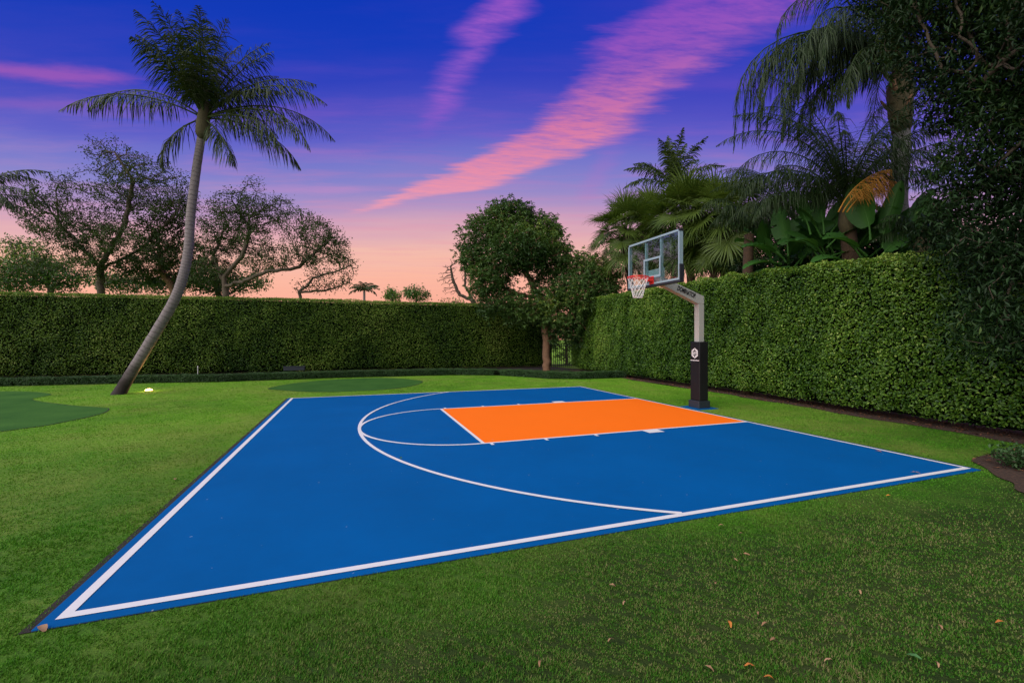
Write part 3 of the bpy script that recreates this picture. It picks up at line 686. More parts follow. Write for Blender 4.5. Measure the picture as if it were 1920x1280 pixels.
# ------------------------------------------------------------------ trees by space colonisation
def tree(name, trunk, blobs, mat, barkm, label, natt=900, r_trunk=.2, leaf=(.10, .035), per=10, spread=.25, step=.3, seed=1, droop=.25, cat='tree', group=None,
         top_sparse=0, kill=.55, tipr=.012, core=0, whorl=False, noleaf=False, reach=3.0, thin=None, flat=0, wl=8):
    rg = np.random.default_rng(seed)
    blobs = np.array(blobs, float)                       # cx,cy,cz,rx,ry(depth),rz
    vol = blobs[:, 3]*blobs[:, 4]*blobs[:, 5]; cnt = np.maximum(8, (natt*vol/vol.sum())).astype(int)
    att = []; fw = FW; rt = RT
    for b, c in zip(blobs, cnt):
        d = unit(rg.normal(size=(c, 3)))*(rg.random(c)**(1/2.6))[:, None]
        att.append(b[:3]+d[:, :1]*rt*b[3]+d[:, 1:2]*fw*b[4]+np.array([0, 0, 1])*d[:, 2:]*b[5])
    att = np.concatenate(att)
    if thin is not None: att = att[thin(att)]
    nodes = []; par = []
    for path in trunk:
        path = np.array(path, float); k0 = -1
        if nodes:
            dd = np.linalg.norm(np.array(nodes)-path[0], axis=1); k0 = int(dd.argmin())
        L = np.r_[0, np.cumsum(np.linalg.norm(np.diff(path, axis=0), axis=1))]; n = max(2, int(L[-1]/step)+1)
        for i, s in enumerate(np.linspace(0, L[-1], n)):
            if i == 0 and k0 >= 0: last = k0; continue
            p = np.array([np.interp(s, L, path[:, j]) for j in range(3)])
            if 0 < i < n-1: p = p+rg.normal(0, step*.10, 3)
            nodes.append(p); par.append(-1 if i == 0 else last); last = len(nodes)-1
    nodes = list(nodes); alive = np.ones(len(att), bool)
    near = np.full(len(att), 1e9); ni = np.zeros(len(att), int)
    A0 = np.array(nodes)
    for i in range(0, len(att)):
        d = np.linalg.norm(A0-att[i], axis=1); near[i] = d.min(); ni[i] = d.argmin()
    for it in range(160):
        act = alive & (near < 1e8)
        if not act.any(): break
        idx = np.where(act)[0]
        dirs = unit(att[idx]-np.array(nodes)[ni[idx]])
        acc = np.zeros((len(nodes), 3)); np.add.at(acc, ni[idx], dirs)
        if it > 40:
            g = idx[near[idx] > reach*2.5]
        src = np.unique(ni[idx]); new = []; newp = []
        for sidx in src:
            d = acc[sidx]; nd = np.linalg.norm(d)
            if nd < .15: d = dirs[ni[idx] == sidx][0]; nd = 1
            d = d/nd+rg.normal(0, .22, 3)+np.array([0, 0, -flat]); d = d/np.linalg.norm(d)
            new.append(nodes[sidx]+d*step); newp.append(sidx)
        base = len(nodes); nodes += new; par += newp
        NW = np.array(new)
        D = np.linalg.norm(att[idx][:, None]-NW[None], axis=2); j = D.argmin(1); dm = D[np.arange(len(idx)), j]
        up = dm < near[idx]; ii = idx[up]; near[ii] = dm[up]; ni[ii] = base+j[up]
        alive[near < kill] = False
        if len(nodes) > 9000: break
    N = np.array(nodes); par = np.array(par); n = len(N)
    w = np.zeros(n); ch = np.zeros(n, int)
    for i in range(n-1, -1, -1):
        if ch[i] == 0: w[i] = 1
        if par[i] >= 0: w[par[i]] += w[i]; ch[par[i]] += 1
    R = tipr*w**.5; sc = r_trunk/max(R.max(), 1e-6)
    ex = math.log(r_trunk/tipr)/math.log(max(w.max(), 2)); R = tipr*w**ex
    # segments
    i = np.where(par >= 0)[0]; p0, p1 = N[par[i]], N[i]; r1 = R[i]; r0 = np.minimum(R[par[i]], r1*1.5)
    T = unit(p1-p0); ref = np.where(np.abs(T[:, 2:3]) > .9, [[1., 0, 0]], [[0, 0, 1.]]); U = unit(np.cross(T, ref)); Vv = np.cross(T, U)
    k = 6; V = []
    for (pp, rr) in ((p0-T*r0[:, None]*.25, r0), (p1+T*r1[:, None]*.2, r1)):
        for a in range(k):
            t = a/k*2*math.pi; V.append(pp+rr[:, None]*(math.cos(t)*U+math.sin(t)*Vv))
    V = np.stack(V, 1).reshape(-1, 3); b = np.arange(len(i))[:, None]*2*k; F = []
    for a in range(k):
        c = (a+1) % k; F.append(b+np.array([[a, c, k+c, k+a]]))
    F = np.concatenate(F)
    base = N[0]; root = empty(name, (base[0], base[1], 0)); tag(root, label, cat, group)
    o = link('trunk', npmesh('trunk', V, F, smooth=True), barkm, root); o.location = (-base[0], -base[1], 0)
    if not noleaf:
        tips = np.where(w <= wl)[0]; tips = tips[N[tips][:, 2] > blobs[:, 2].min()-blobs[:, 5].max()*1.1]
        cnt = np.full(len(tips), per)
        if top_sparse:
            zz = (N[tips][:, 2]-N[:, 2].min())/np.ptp(N[:, 2]); cnt = np.maximum(1, (per*(1-top_sparse*np.clip(zz*1.6-.6, 0, 1)))).astype(int)
        rep = np.repeat(tips, cnt); m_ = len(rep)
        if whorl:
            tw = unit(rg.normal(size=(m_, 3))*np.array([1, 1, .6])); P = N[rep]+rg.normal(0, spread*.5, (m_, 3))
            # small rosettes: snap to rosette centres
            q = 7; cen = P[::q].repeat(q, 0)[:m_]; P = cen
            D = unit(rg.normal(size=(m_, 3))*np.array([1, 1, .45])+np.array([0, 0, -droop]))
        else:
            P = N[rep]+rg.normal(0, spread*.6, (m_, 3)); D = unit(rg.normal(size=(m_, 3))+np.array([0, 0, -droop]))
        NN = unit(rg.normal(0, .5, (m_, 3))+np.array([0, 0, 1]))
        v = np.clip(.42+.36*clump(P, 1.8/max(spread*3, .6), seed)+rg.normal(0, .16, m_), 0, 1)
        sz = leaf[0]*rg.uniform(.65, 1.25, m_)
        V, F, vv = leaves(P, D, NN, sz, sz*leaf[1]/leaf[0], v, curl=.2)
        o = link('crown', npmesh('crown', V, F, vv), mat, root); o.location = (-base[0], -base[1], 0)
    return root
def B(px, py, rx, ry, d, dd=None):
    """an ellipsoid of crown, sizes from the photo at its real distance"""
    p = A(px, py, d); k = d/FPX; return (*p, rx*k, (dd if dd else (rx+ry)/2*k*1.1), ry*k)
def TP(*pts): return [A(x, y, d) for x, y, d in pts]

# left airy trees beyond the hedge
d = 30
tree('spreading_tree', [[A(196, PY0+45, d), A(190, 545, d), A(188, 500, d)], TP((188, 500, d), (150, 460, 29), (110, 420, 29)), TP((188, 500, d), (235, 420, 30), (250, 340, 30), (215, 285, 30)), TP((188, 505, d), (260, 470, 31), (330, 400, 31))],
     [B(150, 440, 90, 50, d), B(100, 390, 60, 55, 29), B(205, 340, 70, 60, d), B(225, 285, 50, 32, 31), B(180, 268, 25, 18, d), B(290, 350, 70, 55, 31), B(320, 400, 50, 60, 31), B(250, 460, 90, 45, 30), B(130, 500, 90, 28, 29), B(110, 330, 22, 18, 29)],
     M['airy'], M['bark'], 'large spreading tree with wiry bare top branches left of the leaning palm beyond the hedge', natt=4200, r_trunk=.21, leaf=(.135, .07), per=30, spread=.27, thin=lambda P: clump(P, 1.0, 8) > -.35, step=.30, seed=3, kill=.42, top_sparse=.72, tipr=.014)
tree('spreading_tree', [[A(430, PY0+45, 29), A(422, 545, 29), A(420, 520, 29)], TP((420, 520, 29), (455, 480, 29), (470, 430, 29), (440, 385, 29)), TP((422, 540, 29), (500, 510, 28), (560, 500, 28), (600, 465, 28)), TP((425, 545, 29), (400, 480, 30), (420, 430, 30))],
     [B(440, 395, 50, 40, 29), B(500, 400, 60, 38, 29), B(555, 425, 55, 38, 28.5), B(610, 450, 45, 35, 28), B(635, 480, 28, 30, 28), B(490, 465, 60, 40, 29), B(415, 450, 40, 60, 30), B(570, 480, 50, 25, 28), B(400, 510, 50, 30, 30), B(480, 345, 20, 14, 29)],
     M['airy'], M['bark'], 'spreading tree with twisting limbs right of the leaning palm beyond the hedge', natt=3600, r_trunk=.21, leaf=(.13, .068), per=30, spread=.26, thin=lambda P: clump(P, 1.1, 9) > -.30, step=.29, seed=5, kill=.40, top_sparse=.3, tipr=.014)
tree('spreading_tree', [[A(335, PY0+45, 32), A(325, 545, 32), A(305, 510, 32), A(298, 460, 32)]],
     [B(300, 440, 45, 45, 32), B(350, 480, 45, 40, 32), B(270, 500, 50, 30, 32), B(330, 400, 30, 30, 32)],
     M['airy'], M['barkred'], 'bushy tree with a leaning amber trunk just behind the leaning palm stem', natt=1500, r_trunk=.24, leaf=(.18, .09), per=26, spread=.32, step=.34, seed=6, kill=.5, tipr=.014)  # warm light on this trunk is put into its bark colour
tree('low_tree', [[A(560, PY0+40, 27), A(562, 545, 27), A(590, 520, 27), A(640, 505, 27)], TP((562, 548, 27), (610, 545, 27), (655, 530, 27))],
     [B(620, 520, 45, 22, 27), B(650, 500, 22, 25, 27), B(590, 535, 40, 15, 27)],
     M['airy'], M['bark'], 'low sparse tree at the right end of the airy tree group', natt=900, r_trunk=.10, leaf=(.13, .07), per=9, spread=.3, step=.3, seed=8, kill=.38, tipr=.018)
tree('bushy_tree', [[A(95, PY0+40, 36), A(95, 560, 36), A(90, 520, 36)]],
     [B(60, 505, 60, 32, 36), B(20, 530, 50, 22, 36), B(110, 520, 50, 26, 36), B(40, 460, 40, 14, 36)],
     M['tree'], M['bark'], 'low rounded green tree at the far left above the hedge', natt=1200, r_trunk=.2, leaf=(.2, .11), per=36, spread=.5, step=.4, seed=9, kill=.55, tipr=.03)
# low shrubs and small far trees
tree('bushy_tree', [[A(410, PY0+30, 34), A(410, 560, 34), A(405, 530, 34)]], [B(380, 525, 60, 25, 34), B(460, 530, 50, 18, 34), B(300, 530, 50, 18, 34), B(230, 530, 50, 20, 34)],
     M['tree'], M['bark'], 'row of dim low foliage just above the hedge under the airy trees', natt=1400, r_trunk=.2, leaf=(.2, .11), per=32, spread=.5, step=.4, seed=10, kill=.55, tipr=.03)
tree('small_tree', [[A(735, PY0+12, 60), A(735, 570, 60), A(735, 558, 60)]], [B(735, 553, 15, 10, 60), B(738, 545, 7, 5, 60)], M['tree'], M['bark'], 'smaller of two distant round trees on the skyline right of the tiny palm', natt=300, r_trunk=.15, leaf=(.3, .16), per=40, spread=.5, step=.5, seed=11, kill=.6, tipr=.03, group='small trees on the skyline')
tree('small_tree', [[A(780, PY0+12, 60), A(780, 570, 60), A(781, 556, 60)]], [B(772, 550, 16, 10, 60), B(792, 552, 14, 9, 60), B(780, 545, 10, 6, 60)], M['tree'], M['bark'], 'larger of two distant round trees on the skyline', natt=500, r_trunk=.15, leaf=(.3, .16), per=40, spread=.5, step=.5, seed=12, kill=.6, tipr=.03, group='small trees on the skyline')
tree('bushy_tree', [[A(840, PY0+12, 50), A(840, 585, 50), A(842, 570, 50)]], [B(835, 568, 14, 5, 50), B(860, 569, 16, 6, 50), B(815, 571, 10, 3, 50)], M['tree'], M['bark'], 'thin line of distant foliage just above the hedge beside the bare tree', natt=400, r_trunk=.1, leaf=(.25, .13), per=30, spread=.45, step=.5, seed=13, kill=.6, tipr=.03)
# bare tree
db = 27
tree('bare_tree', [[A(900, PY0+55, db), A(895, 590, db), A(885, 562, db), A(862, 553, db)], TP((862, 553, db), (850, 528, db), (845, 500, db)), TP((885, 562, db), (872, 535, db), (872, 505, db))],
     [B(835, 525, 16, 22, db), B(850, 500, 18, 18, db), B(872, 515, 14, 25, db), B(845, 545, 20, 10, db)], None, M['bark'], 'leafless pale branching tree left of the round green tree', natt=600, r_trunk=.14, step=.16, seed=14, kill=.22, tipr=.012, noleaf=True)
# round green tree in front of the hedge corner
dt = 22.6
def holes(P): return clump(P, 1.7, 42) > -1.05
tree('round_tree', [[G(1025, 695), A(1024, 640, dt), A(1021, 590, dt), A(1012, 560, dt)], TP((1021, 590, dt), (1050, 560, 22), (1090, 540, 21.5), (1120, 525, 21.5)), TP((1012, 560, dt), (985, 510, 22.4), (975, 450, 22.4)), TP((1012, 560, dt), (950, 545, 22.4), (915, 520, 22.4)), TP((985, 510, 22.4), (1010, 450, 22.8))],
     [B(955, 410, 58, 34, 22.6), B(900, 440, 45, 34, 22.6), B(890, 480, 30, 40, 22.6), B(1010, 440, 50, 40, 22.6), B(975, 470, 70, 40, 22.0), B(920, 520, 45, 36, 22.2), B(1040, 490, 40, 40, 22.6), B(1100, 500, 38, 28, 22), B(1135, 530, 36, 26, 22), B(1080, 545, 55, 34, 21.6), B(1010, 565, 60, 24, 21.8), B(950, 565, 45, 20, 22), B(1100, 575, 45, 24, 21.6), B(1140, 560, 34, 24, 21.4), B(985, 590, 45, 16, 22), B(1055, 600, 45, 22, 21.8), B(1085, 625, 34, 20, 22), B(930, 575, 36, 14, 22), B(905, 545, 30, 22, 22.4)],
     M['tree'], M['barkred'], 'round bushy green tree with reddish trunk at the hedge corner', natt=4500, r_trunk=.20, leaf=(.17, .050), per=52, spread=.38, step=.22, seed=21, kill=.26, whorl=True, droop=.35, tipr=.012, thin=holes)
# big dark shade tree at the right
tree('shade_tree', [[A(2060, PY0+170, 8.4), A(2050, 560, 8.4), A(2020, 300, 8), A(2000, 100, 8)], TP((2030, 350, 8), (1940, 250, 7.4), (1850, 150, 7)), TP((2040, 500, 8), (1950, 480, 7), (1860, 470, 6.8)), TP((2020, 300, 8), (1960, 330, 7), (1860, 330, 6.8))],
     [B(1790, 40, 120, 110, 7.4), B(1700, 5, 60, 55, 7.6), B(1790, 330, 50, 60, 7.2), B(1830, 600, 60, 50, 6.0), B(1900, 130, 110, 120, 6.8), B(1800, 190, 70, 80, 7.2), B(1870, 300, 100, 90, 6.8), B(1830, 400, 80, 60, 7), B(1850, 500, 85, 75, 6.4), B(1900, 600, 70, 70, 6.0), B(1920, 450, 90, 100, 6.2), B(2030, 100, 130, 200, 7), B(2040, 400, 110, 180, 7), B(1780, 450, 40, 50, 7.4), B(1820, -120, 200, 120, 7.5), B(2100, -200, 260, 160, 7), (2.2, -6.8, 6.0, 2.2, 2.2, 1.4), (3.2, -9.0, 5.6, 2.4, 2.2, 1.6)],
     M['dark'], M['bark'], 'dense dark leafy tree overhanging the hedge at the right edge', natt=7200, r_trunk=.16, leaf=(.115, .030), per=52, spread=.24, step=.17, seed=31, kill=.21, droop=.25, tipr=.005)

# low shrub in the mulch
sh = G(1915, 880)
tree('low_shrub', [[(sh[0]+.1, sh[1], 0), (sh[0]+.1, sh[1], .12)]], [(sh[0]+.15, sh[1], .16, .42, .30, .15), (sh[0]+.55, sh[1]-.1, .2, .4, .3, .18)], M['border'], M['bark'], 'low dark green shrub in the mulch at the right edge', natt=260, r_trunk=.02, leaf=(.05, .028), per=16, spread=.06, step=.06, seed=33, kill=.08, tipr=.003, cat='shrub')

# ------------------------------------------------------------------ palms
def rachis(P0, az, elv, L, droop, n=14, side=0.):
    """curve that leaves P0 at azimuth/elevation and sinks under its weight"""
    pts = [np.array(P0, float)]; e = elv; a = az
    for i in range(n):
        t = i/n; d = np.array([math.cos(a)*math.cos(e), math.sin(a)*math.cos(e), math.sin(e)]); pts.append(pts[-1]+d*L/n)
        e -= droop/n*(.55+.9*t); e = max(e, -1.5); a += side/n
    return np.array(pts)
def frond(pts, nl, ll, lw, hang, mat, parent, origin, name='frond', rr=.018, start=.16, vee=.5, curl=.35, ribm=None, plume=.0, rg=RNG, val=.5, tear=.0):
    n = len(pts); s = np.linspace(0, 1, n); T = unit(np.gradient(pts, axis=0))
    t = np.linspace(start, .995, nl); t = np.repeat(t, 2)+rg.normal(0, .004, nl*2); t = np.clip(t, 0, 1)
    P = np.stack([np.interp(t, s, pts[:, i]) for i in range(3)], 1); Tt = unit(np.stack([np.interp(t, s, T[:, i]) for i in range(3)], 1))
    side = unit(np.cross(Tt, [0, 0, 1.])+1e-6); sg = np.tile([1., -1.], nl)[:, None]; upv = np.cross(side, Tt)
    q = (t-start)/(1-start); ln = ll*(np.sin(np.clip(q*.86+.14, 0, 1)*math.pi)**.7*.92+.08)*(1-.45*q**3)*rg.uniform(.82, 1.12, nl*2)
    fwdm = (.35+.9*q)[:, None]
    D = unit(side*sg+Tt*fwdm+upv*vee*(1-hang)+rg.normal(0, .10+plume, (nl*2, 3)))
    g = np.array([0, 0, -1.])
    keep = rg.random(nl*2) > tear; P, D, ln, Tt, t = P[keep], D[keep], ln[keep], Tt[keep], t[keep]
    m = len(P); ln = ln[:, None]
    D1 = unit(D+g*hang*1.2); D2 = unit(D1+g*(curl+hang*1.2)+rg.normal(0, .06, (m, 3)))
    W = unit(np.cross(D1, unit(Tt*.4+np.cross(Tt, D)+1e-6)))*lw
    W = unit(Tt-D1*np.sum(Tt*D1, 1, keepdims=True)+rg.normal(0, .35, (m, 3)))*lw
    a0 = P; a1 = P+D1*ln*.45; a2 = a1+D2*ln*.35; D3 = unit(D2+g*curl); a3 = a2+D3*ln*.25
    V = np.stack([a0-W*.35, a0+W*.35, a1-W*.5, a1+W*.5, a2-W*.36, a2+W*.36, a3], 1).reshape(-1, 3)
    i = np.arange(m)[:, None]*7
    F3 = np.concatenate([i+np.array([[0, 1, 3]]), i+np.array([[0, 3, 2]]), i+np.array([[2, 3, 5]]), i+np.array([[2, 5, 4]]), i+np.array([[4, 5, 6]])], 0)
    vv = np.repeat(np.clip(val+rg.normal(0, .2, m), 0, 1), 7)
    # rachis as a thin tube in the same mesh
    mbx = MB(); mbx.tube(pts, np.linspace(rr, rr*.22, n), 5)
    Vr = mbx.V[0]; Fr = mbx.F[0]; tri = np.concatenate([Fr[:, [0, 1, 2]], Fr[:, [0, 2, 3]]]); tri = tri[(tri[:, 0] != tri[:, 1]) & (tri[:, 1] != tri[:, 2]) & (tri[:, 0] != tri[:, 2])]
    V = np.concatenate([V, Vr]); F3 = np.concatenate([F3, tri+m*7]); vv = np.concatenate([vv, np.full(len(Vr), .9)])
    o = link(name, npmesh(name, V-np.asarray(origin), F3, vv), mat, parent); return o
def palm_trunk(path, r0, r1, mat, parent, origin, flare=1.5, n=40, sides=18, ring=.015):
    path = np.array(path, float); k = len(path); s = np.linspace(0, k-1, n)
    # catmull-rom through the path points
    out = []
    for u in s:
        i = min(int(u), k-2); t = u-i; p0, p1, p2, p3 = path[max(i-1, 0)], path[i], path[i+1], path[min(i+2, k-1)]
        out.append(.5*(2*p1+(p2-p0)*t+(2*p0-5*p1+4*p2-p3)*t*t+(3*p1-p0-3*p2+p3)*t**3))
    out = np.array(out); q = np.linspace(0, 1, n); rad = (r0+(r1-r0)*q)*(1+(flare-1)*np.exp(-q*16)); rad *= 1+ring*np.sin(np.arange(n)*2.1)
    mb = MB(); mb.tube(out-np.asarray(origin), rad, sides); V = mb.V[0]
    al = np.repeat(q, sides); al = np.r_[al, 0, 1]
    me = bpy.data.meshes.new('trunk'); F = [r if r[2] != r[3] else r[:3] for r in mb.F[0].tolist()]; me.from_pydata(V.tolist(), [], F)
    a = me.attributes.new('along', 'FLOAT', 'POINT'); a.data.foreach_set('value', al.astype(np.float32))
    me.polygons.foreach_set('use_smooth', np.ones(len(me.polygons), bool))
    return link('trunk', me, mat, parent), out

AZR = math.atan2(RT[1], RT[0]); AZF = math.atan2(FW[1], FW[0])     # azimuth of "to the right" and "away"
def cdir(deg):   # 0 = to the right as seen in the photo, 90 = away, 180 = left, 270 = towards the viewer
    return AZR+math.radians(deg)

# the leaning coconut palm
dpm = 13.25
base = G(222, 738.5); root = empty('coconut_palm', tuple(base)); tag(root, 'tall leaning coconut palm with curved grey trunk on the lawn', 'palm')
O = np.array(base)
path = [base+np.array([-.05, 0, -.15]), A(236, 716, 13.2), A(273, 655, 13.2), A(323, 570, 13.2), A(342, 522, 13.2), A(353, 470, 13.2), A(358, 400, 13.2), A(368, 320, 13.2), A(377, 262, 13.2), A(381, 245, 13.2)]
palm_trunk(path, .152, .103, M['cocotrunk'], root, O, flare=1.4, n=90, ring=.02)
mb = MB(); cr = A(381, 228, 13.2)-O
mb.tube([A(380, 262, 13.2)-O, A(380, 250, 13.2)-O, A(381, 235, 13.2)-O, A(383, 205, 13.2)-O, A(386, 170, 13.2)-O], [.11, .19, .19, .14, .07], 12)
mb.build('crown_base', M['boot'], root, smooth=True)
C0 = A(382, 225, 13.2)
fr = [ # azimuth in the view, elevation, length, droop, hang
 (178, 38, 4.2, 1.5, .8), (190, 26, 4.0, 1.3, .85), (172, 60, 3.4, .25, .55), (160, 78, 3.1, .45, .4), (120, 86, 3.2, .3, .3),
 (60, 82, 3.0, .6, .4), (20, 72, 3.3, .7, .45), (12, 64, 3.0, .8, .5), (2, 46, 3.7, 1.25, .65), (350, 34, 4.2, 1.45, .75), (5, 26, 4.1, 1.5, .8),
 (352, 14, 4.3, 1.6, .9), (344, 2, 3.7, 1.3, .9), (8, 2, 3.2, 1.3, .9), (205, -30, 2.0, 1.3, .9), (330, -32, 2.4, .7, .9), (270, 74, 2.9, .8, .4), (290, 66, 2.8, 1.0, .5),
 (250, 70, 2.8, 1.0, .5), (90, 64, 3.0, 1.1, .5), (75, 44, 3.4, 1.4, .6), (110, 40, 3.2, 1.5, .6), (310, 74, 2.9, .7, .4), (220, 80, 2.8, .6, .4), (0, 85, 3.1, .4, .3),
 (30, 64, 2.8, 1.0, .5), (285, 84, 2.9, .4, .3), (15, 55, 2.6, 1.2, .6), (140, 70, 2.7, .9, .5), (260, 58, 2.4, 1.2, .6), (240, 60, 2.4, 1.2, .6), (300, 55, 2.5, 1.2, .6)]
for i, (az_, e_, L_, dr_, hg_) in enumerate(fr):
    pts = rachis(C0+np.array([0, 0, .05]), cdir(az_), math.radians(e_), L_, dr_, side=RNG.normal(0, .15))
    frond(pts, 74, .90, .024, hg_*.9, M['coco'], root, O, rr=.028, start=.20, plume=.13, tear=.16)

def pinnate_palm(name, label, base, path, r0, r1, tmat, C, spec, nl, ll, lw, mat, seed, crown=None, plume=.1, group=None, hangmul=1, rr=.022, curl=.35):
    rg = np.random.default_rng(seed); root = empty(name, (base[0], base[1], 0)); tag(root, label, 'palm', group); O = np.array([base[0], base[1], 0])
    palm_trunk(path, r0, r1, tmat, root, O, flare=1.1, n=30)
    if crown:
        mb = MB(); mb.tube([np.array(c[0])-O for c in crown], [c[1] for c in crown], 10); mb.build('crown_base', M['boot'], root, smooth=True)
    for (az_, e_, L_, dr_, hg_) in spec:
        pts = rachis(C, cdir(az_), math.radians(e_), L_, dr_, side=rg.normal(0, .2))
        frond(pts, nl, ll, lw, hg_*hangmul, mat, root, O, rr=rr, plume=plume, rg=rg, start=.14, curl=curl)
    return root, O
# queen palm towering at the right
dq = 12.1; Cq = A(1686, 136, dq)
spec = [(180, 46, 7.2, 3.6, .95), (174, 50, 6.8, 3.8, .95), (178, 52, 6.2, 3.6, .95), (186, 46, 6.6, 3.7, 1), (190, 40, 6.2, 3.6, 1), (172, 60, 5.6, 3.5, .9), (196, 52, 5.4, 3.7, .95), (164, 52, 5.4, 3.6, .95), (208, 56, 5.2, 3.5, .9), (181, 36, 5.0, 3.4, 1.0), (192, 66, 5.0, 3.5, .9), (176, 64, 4.6, 3.6, 1.0), (168, 40, 4.6, 3.5, 1.0),
        (182, 18, 3.0, 2.4, .9), (150, 62, 5.2, 3.2, .85), (128, 55, 4.8, 3.0, .9), (60, 50, 4.8, 3.0, .9), (20, 45, 4.8, 3.0, .9), (0, 60, 4.8, 2.8, .9), (330, 50, 4.6, 3.0, .9), (280, 70, 4.6, 2.8, .8), (240, 70, 4.6, 3.0, .8), (90, 80, 4.6, 1.5, .7), (225, 40, 4.4, 3.2, 1.0),
        (175, 25, 3.6, 2.9, 1.0), (205, 28, 3.8, 3.0, 1.0), (158, 25, 3.6, 2.8, 1.0), (230, 55, 4.4, 3.2, .95), (187, 74, 5.8, 3.4, .85), (180, 56, 4.0, 3.8, 1.0)]
base = A(1712, PY0, dq); base[2] = 0
rt_, O = pinnate_palm('queen_palm', 'tall palm with long drooping feathery fronds and pale trunk at upper right', base,
     [base, A(1700, 480, dq), A(1684, 380, dq), A(1690, 270, dq), A(1690, 170, dq)], .24, .19, M['queentrunk'], Cq, spec, 120, .92, .018, M['queen'], 51,
     crown=[(A(1690, 250, dq), .20), (A(1688, 215, dq), .27), (A(1688, 165, dq), .30), (A(1688, 130, dq), .18), (A(1688, 95, dq), .07)], plume=.28, rr=.028, curl=.5)
mb = MB()
for k in range(9):
    a_ = k*2.4; z_ = 140+k*11; p = A(1688, z_, dq)-O; dd_ = np.array([math.cos(a_), math.sin(a_), 0])
    mb.tube([p+dd_*.15, p+dd_*.30+np.array([0, 0, .18]), p+dd_*.42+np.array([0, 0, .42])], [.07, .05, .03], 6)
mb.build('leaf_base', M['barkred'], rt_, smooth=True)
# shorter queen palm with the golden dead frond
d2 = 11.5; C2 = A(1590, 385, d2); base = A(1592, PY0, d2); base[2] = 0
spec = [(178, 72, 4.4, 2.1, .7), (180, 50, 3.9, 2.6, .85), (174, 80, 4.3, 1.8, .6), (192, 78, 4.2, 2.0, .7), (8, 66, 3.9, 2.2, .8), (355, 48, 3.4, 2.4, .9), (25, 85, 4.2, 1.4, .6), (220, 72, 3.9, 2.4, .8), (310, 68, 3.8, 2.4, .8), (250, 60, 3.3, 2.5, .9), (188, 34, 3.2, 2.2, .9), (185, 62, 4.2, 2.6, .8), (170, 84, 4.2, 1.2, .5), (165, 78, 4.2, 1.6, .6), (12, 80, 4.2, 1.8, .6), (190, 45, 3.4, 1.9, .9), (150, 55, 3.4, 1.8, .8), (200, 68, 3.5, 1.7, .8), (20, 70, 3.4, 1.6, .8), (5, 55, 3.2, 1.9, .9), (345, 70, 3.6, 1.7, .8), (90, 82, 3.6, 1.0, .6), (110, 60, 3.4, 1.7, .8), (60, 55, 3.4, 1.8, .8), (270, 75, 3.2, 1.6, .7), (230, 60, 3.2, 1.9, .8), (182, 25, 3.0, 1.6, .9), (170, 30, 3.3, 1.7, .9), (300, 50, 3.0, 1.8, .8)]
rt2, O2 = pinnate_palm('queen_palm', 'shorter feathery palm with shaggy brown trunk and fronds coloured golden as if uplit', base,
     [base, A(1596, 520, d2), A(1592, 450, d2), A(1590, 395, d2)], .20, .17, M['brown'], C2, spec, 96, .64, .016, M['queen'], 52,
     crown=[(A(1590, 440, d2), .17), (A(1590, 415, d2), .22), (A(1590, 385, d2), .16), (A(1590, 360, d2), .06)], plume=.25, curl=.45)
for k in range(3):
    pts = rachis(A(1572+8*k, 398, d2-.7), cdir(350+9*k), math.radians(66-6*k), 1.6, 1.2+.2*k); frond(pts, 70, .62, .010, .7, M['uplit_gold'], rt2, O2, name='uplit_frond', rr=.02, plume=.15, start=.3)
# third, mostly bare fronds behind, left of the pair
d3 = 15.5; C3 = A(1490, 420, d3); base = A(1492, PY0, d3); base[2] = 0
spec = [(a_, e_, 3.7, 1.9, .7) for a_, e_ in ((172, 78), (186, 70), (10, 76), (200, 65), (180, 60), (160, 72), (200, 50), (20, 65), (0, 50), (90, 80), (140, 50), (60, 60), (270, 70), (230, 60), (310, 60), (185, 35), (345, 35))]
pinnate_palm('feather_palm', 'slim palm with thin open fronds between the fan palms and the taller palms', base, [base, A(1491, 520, d3), A(1490, 430, d3)], .12, .10, M['brown'], C3, spec, 70, .6, .015, M['queen'], 53, plume=.2, curl=.4)
# pygmy palm by the big trunk
d4 = 10.6; C4 = A(1728, 448, d4); base = A(1722, PY0, d4); base[2] = 0
spec = [(180, 55, 1.3, 1.9, .8), (160, 70, 1.4, 1.7, .7), (200, 60, 1.4, 1.9, .8), (20, 62, 1.5, .6, .3), (30, 50, 1.3, 1.0, .5), (0, 40, 1.2, 1.5, .8), (90, 75, 1.3, 1.4, .6), (270, 70, 1.3, 1.6, .7), (230, 55, 1.3, 1.8, .8), (310, 55, 1.2, 1.7, .8), (175, 30, 1.2, 1.5, .9)]
pinnate_palm('small_palm', 'small palm with arching fine fronds right of the tall pale palm trunk', base, [base, A(1722, 540, d4), A(1727, 460, d4)], .12, .11, M['brown'], C4, spec, 46, .34, .014, M['queen'], 54, plume=.1,
     crown=[(A(1726, 480, d4), .11), (A(1728, 460, d4), .16), (A(1728, 445, d4), .08)], rr=.012)
# weeping fronds hanging down at x=1410 belong to a low palm
d5 = 13.2; C5 = A(1405, 430, d5); base = A(1400, PY0, d5); base[2] = 0
spec = [(20, 80, 2.4, 2.8, 1), (185, 75, 2.2, 2.8, 1), (10, 75, 1.9, 2.6, 1), (350, 65, 1.7, 2.5, 1), (200, 70, 1.6, 2.5, 1), (30, 60, 1.7, 2.4, 1), (270, 70, 1.7, 2.6, 1), (170, 55, 1.4, 2.2, 1), (90, 75, 1.6, 2.2, .9)]
pinnate_palm('weeping_palm', 'low palm with pale weeping fronds hanging onto the right hedge top', base, [base, A(1402, 520, d5), A(1405, 440, d5)], .16, .13, M['brown'], C5, spec, 60, .6, .018, M['queen'], 55, plume=.08, curl=.6)
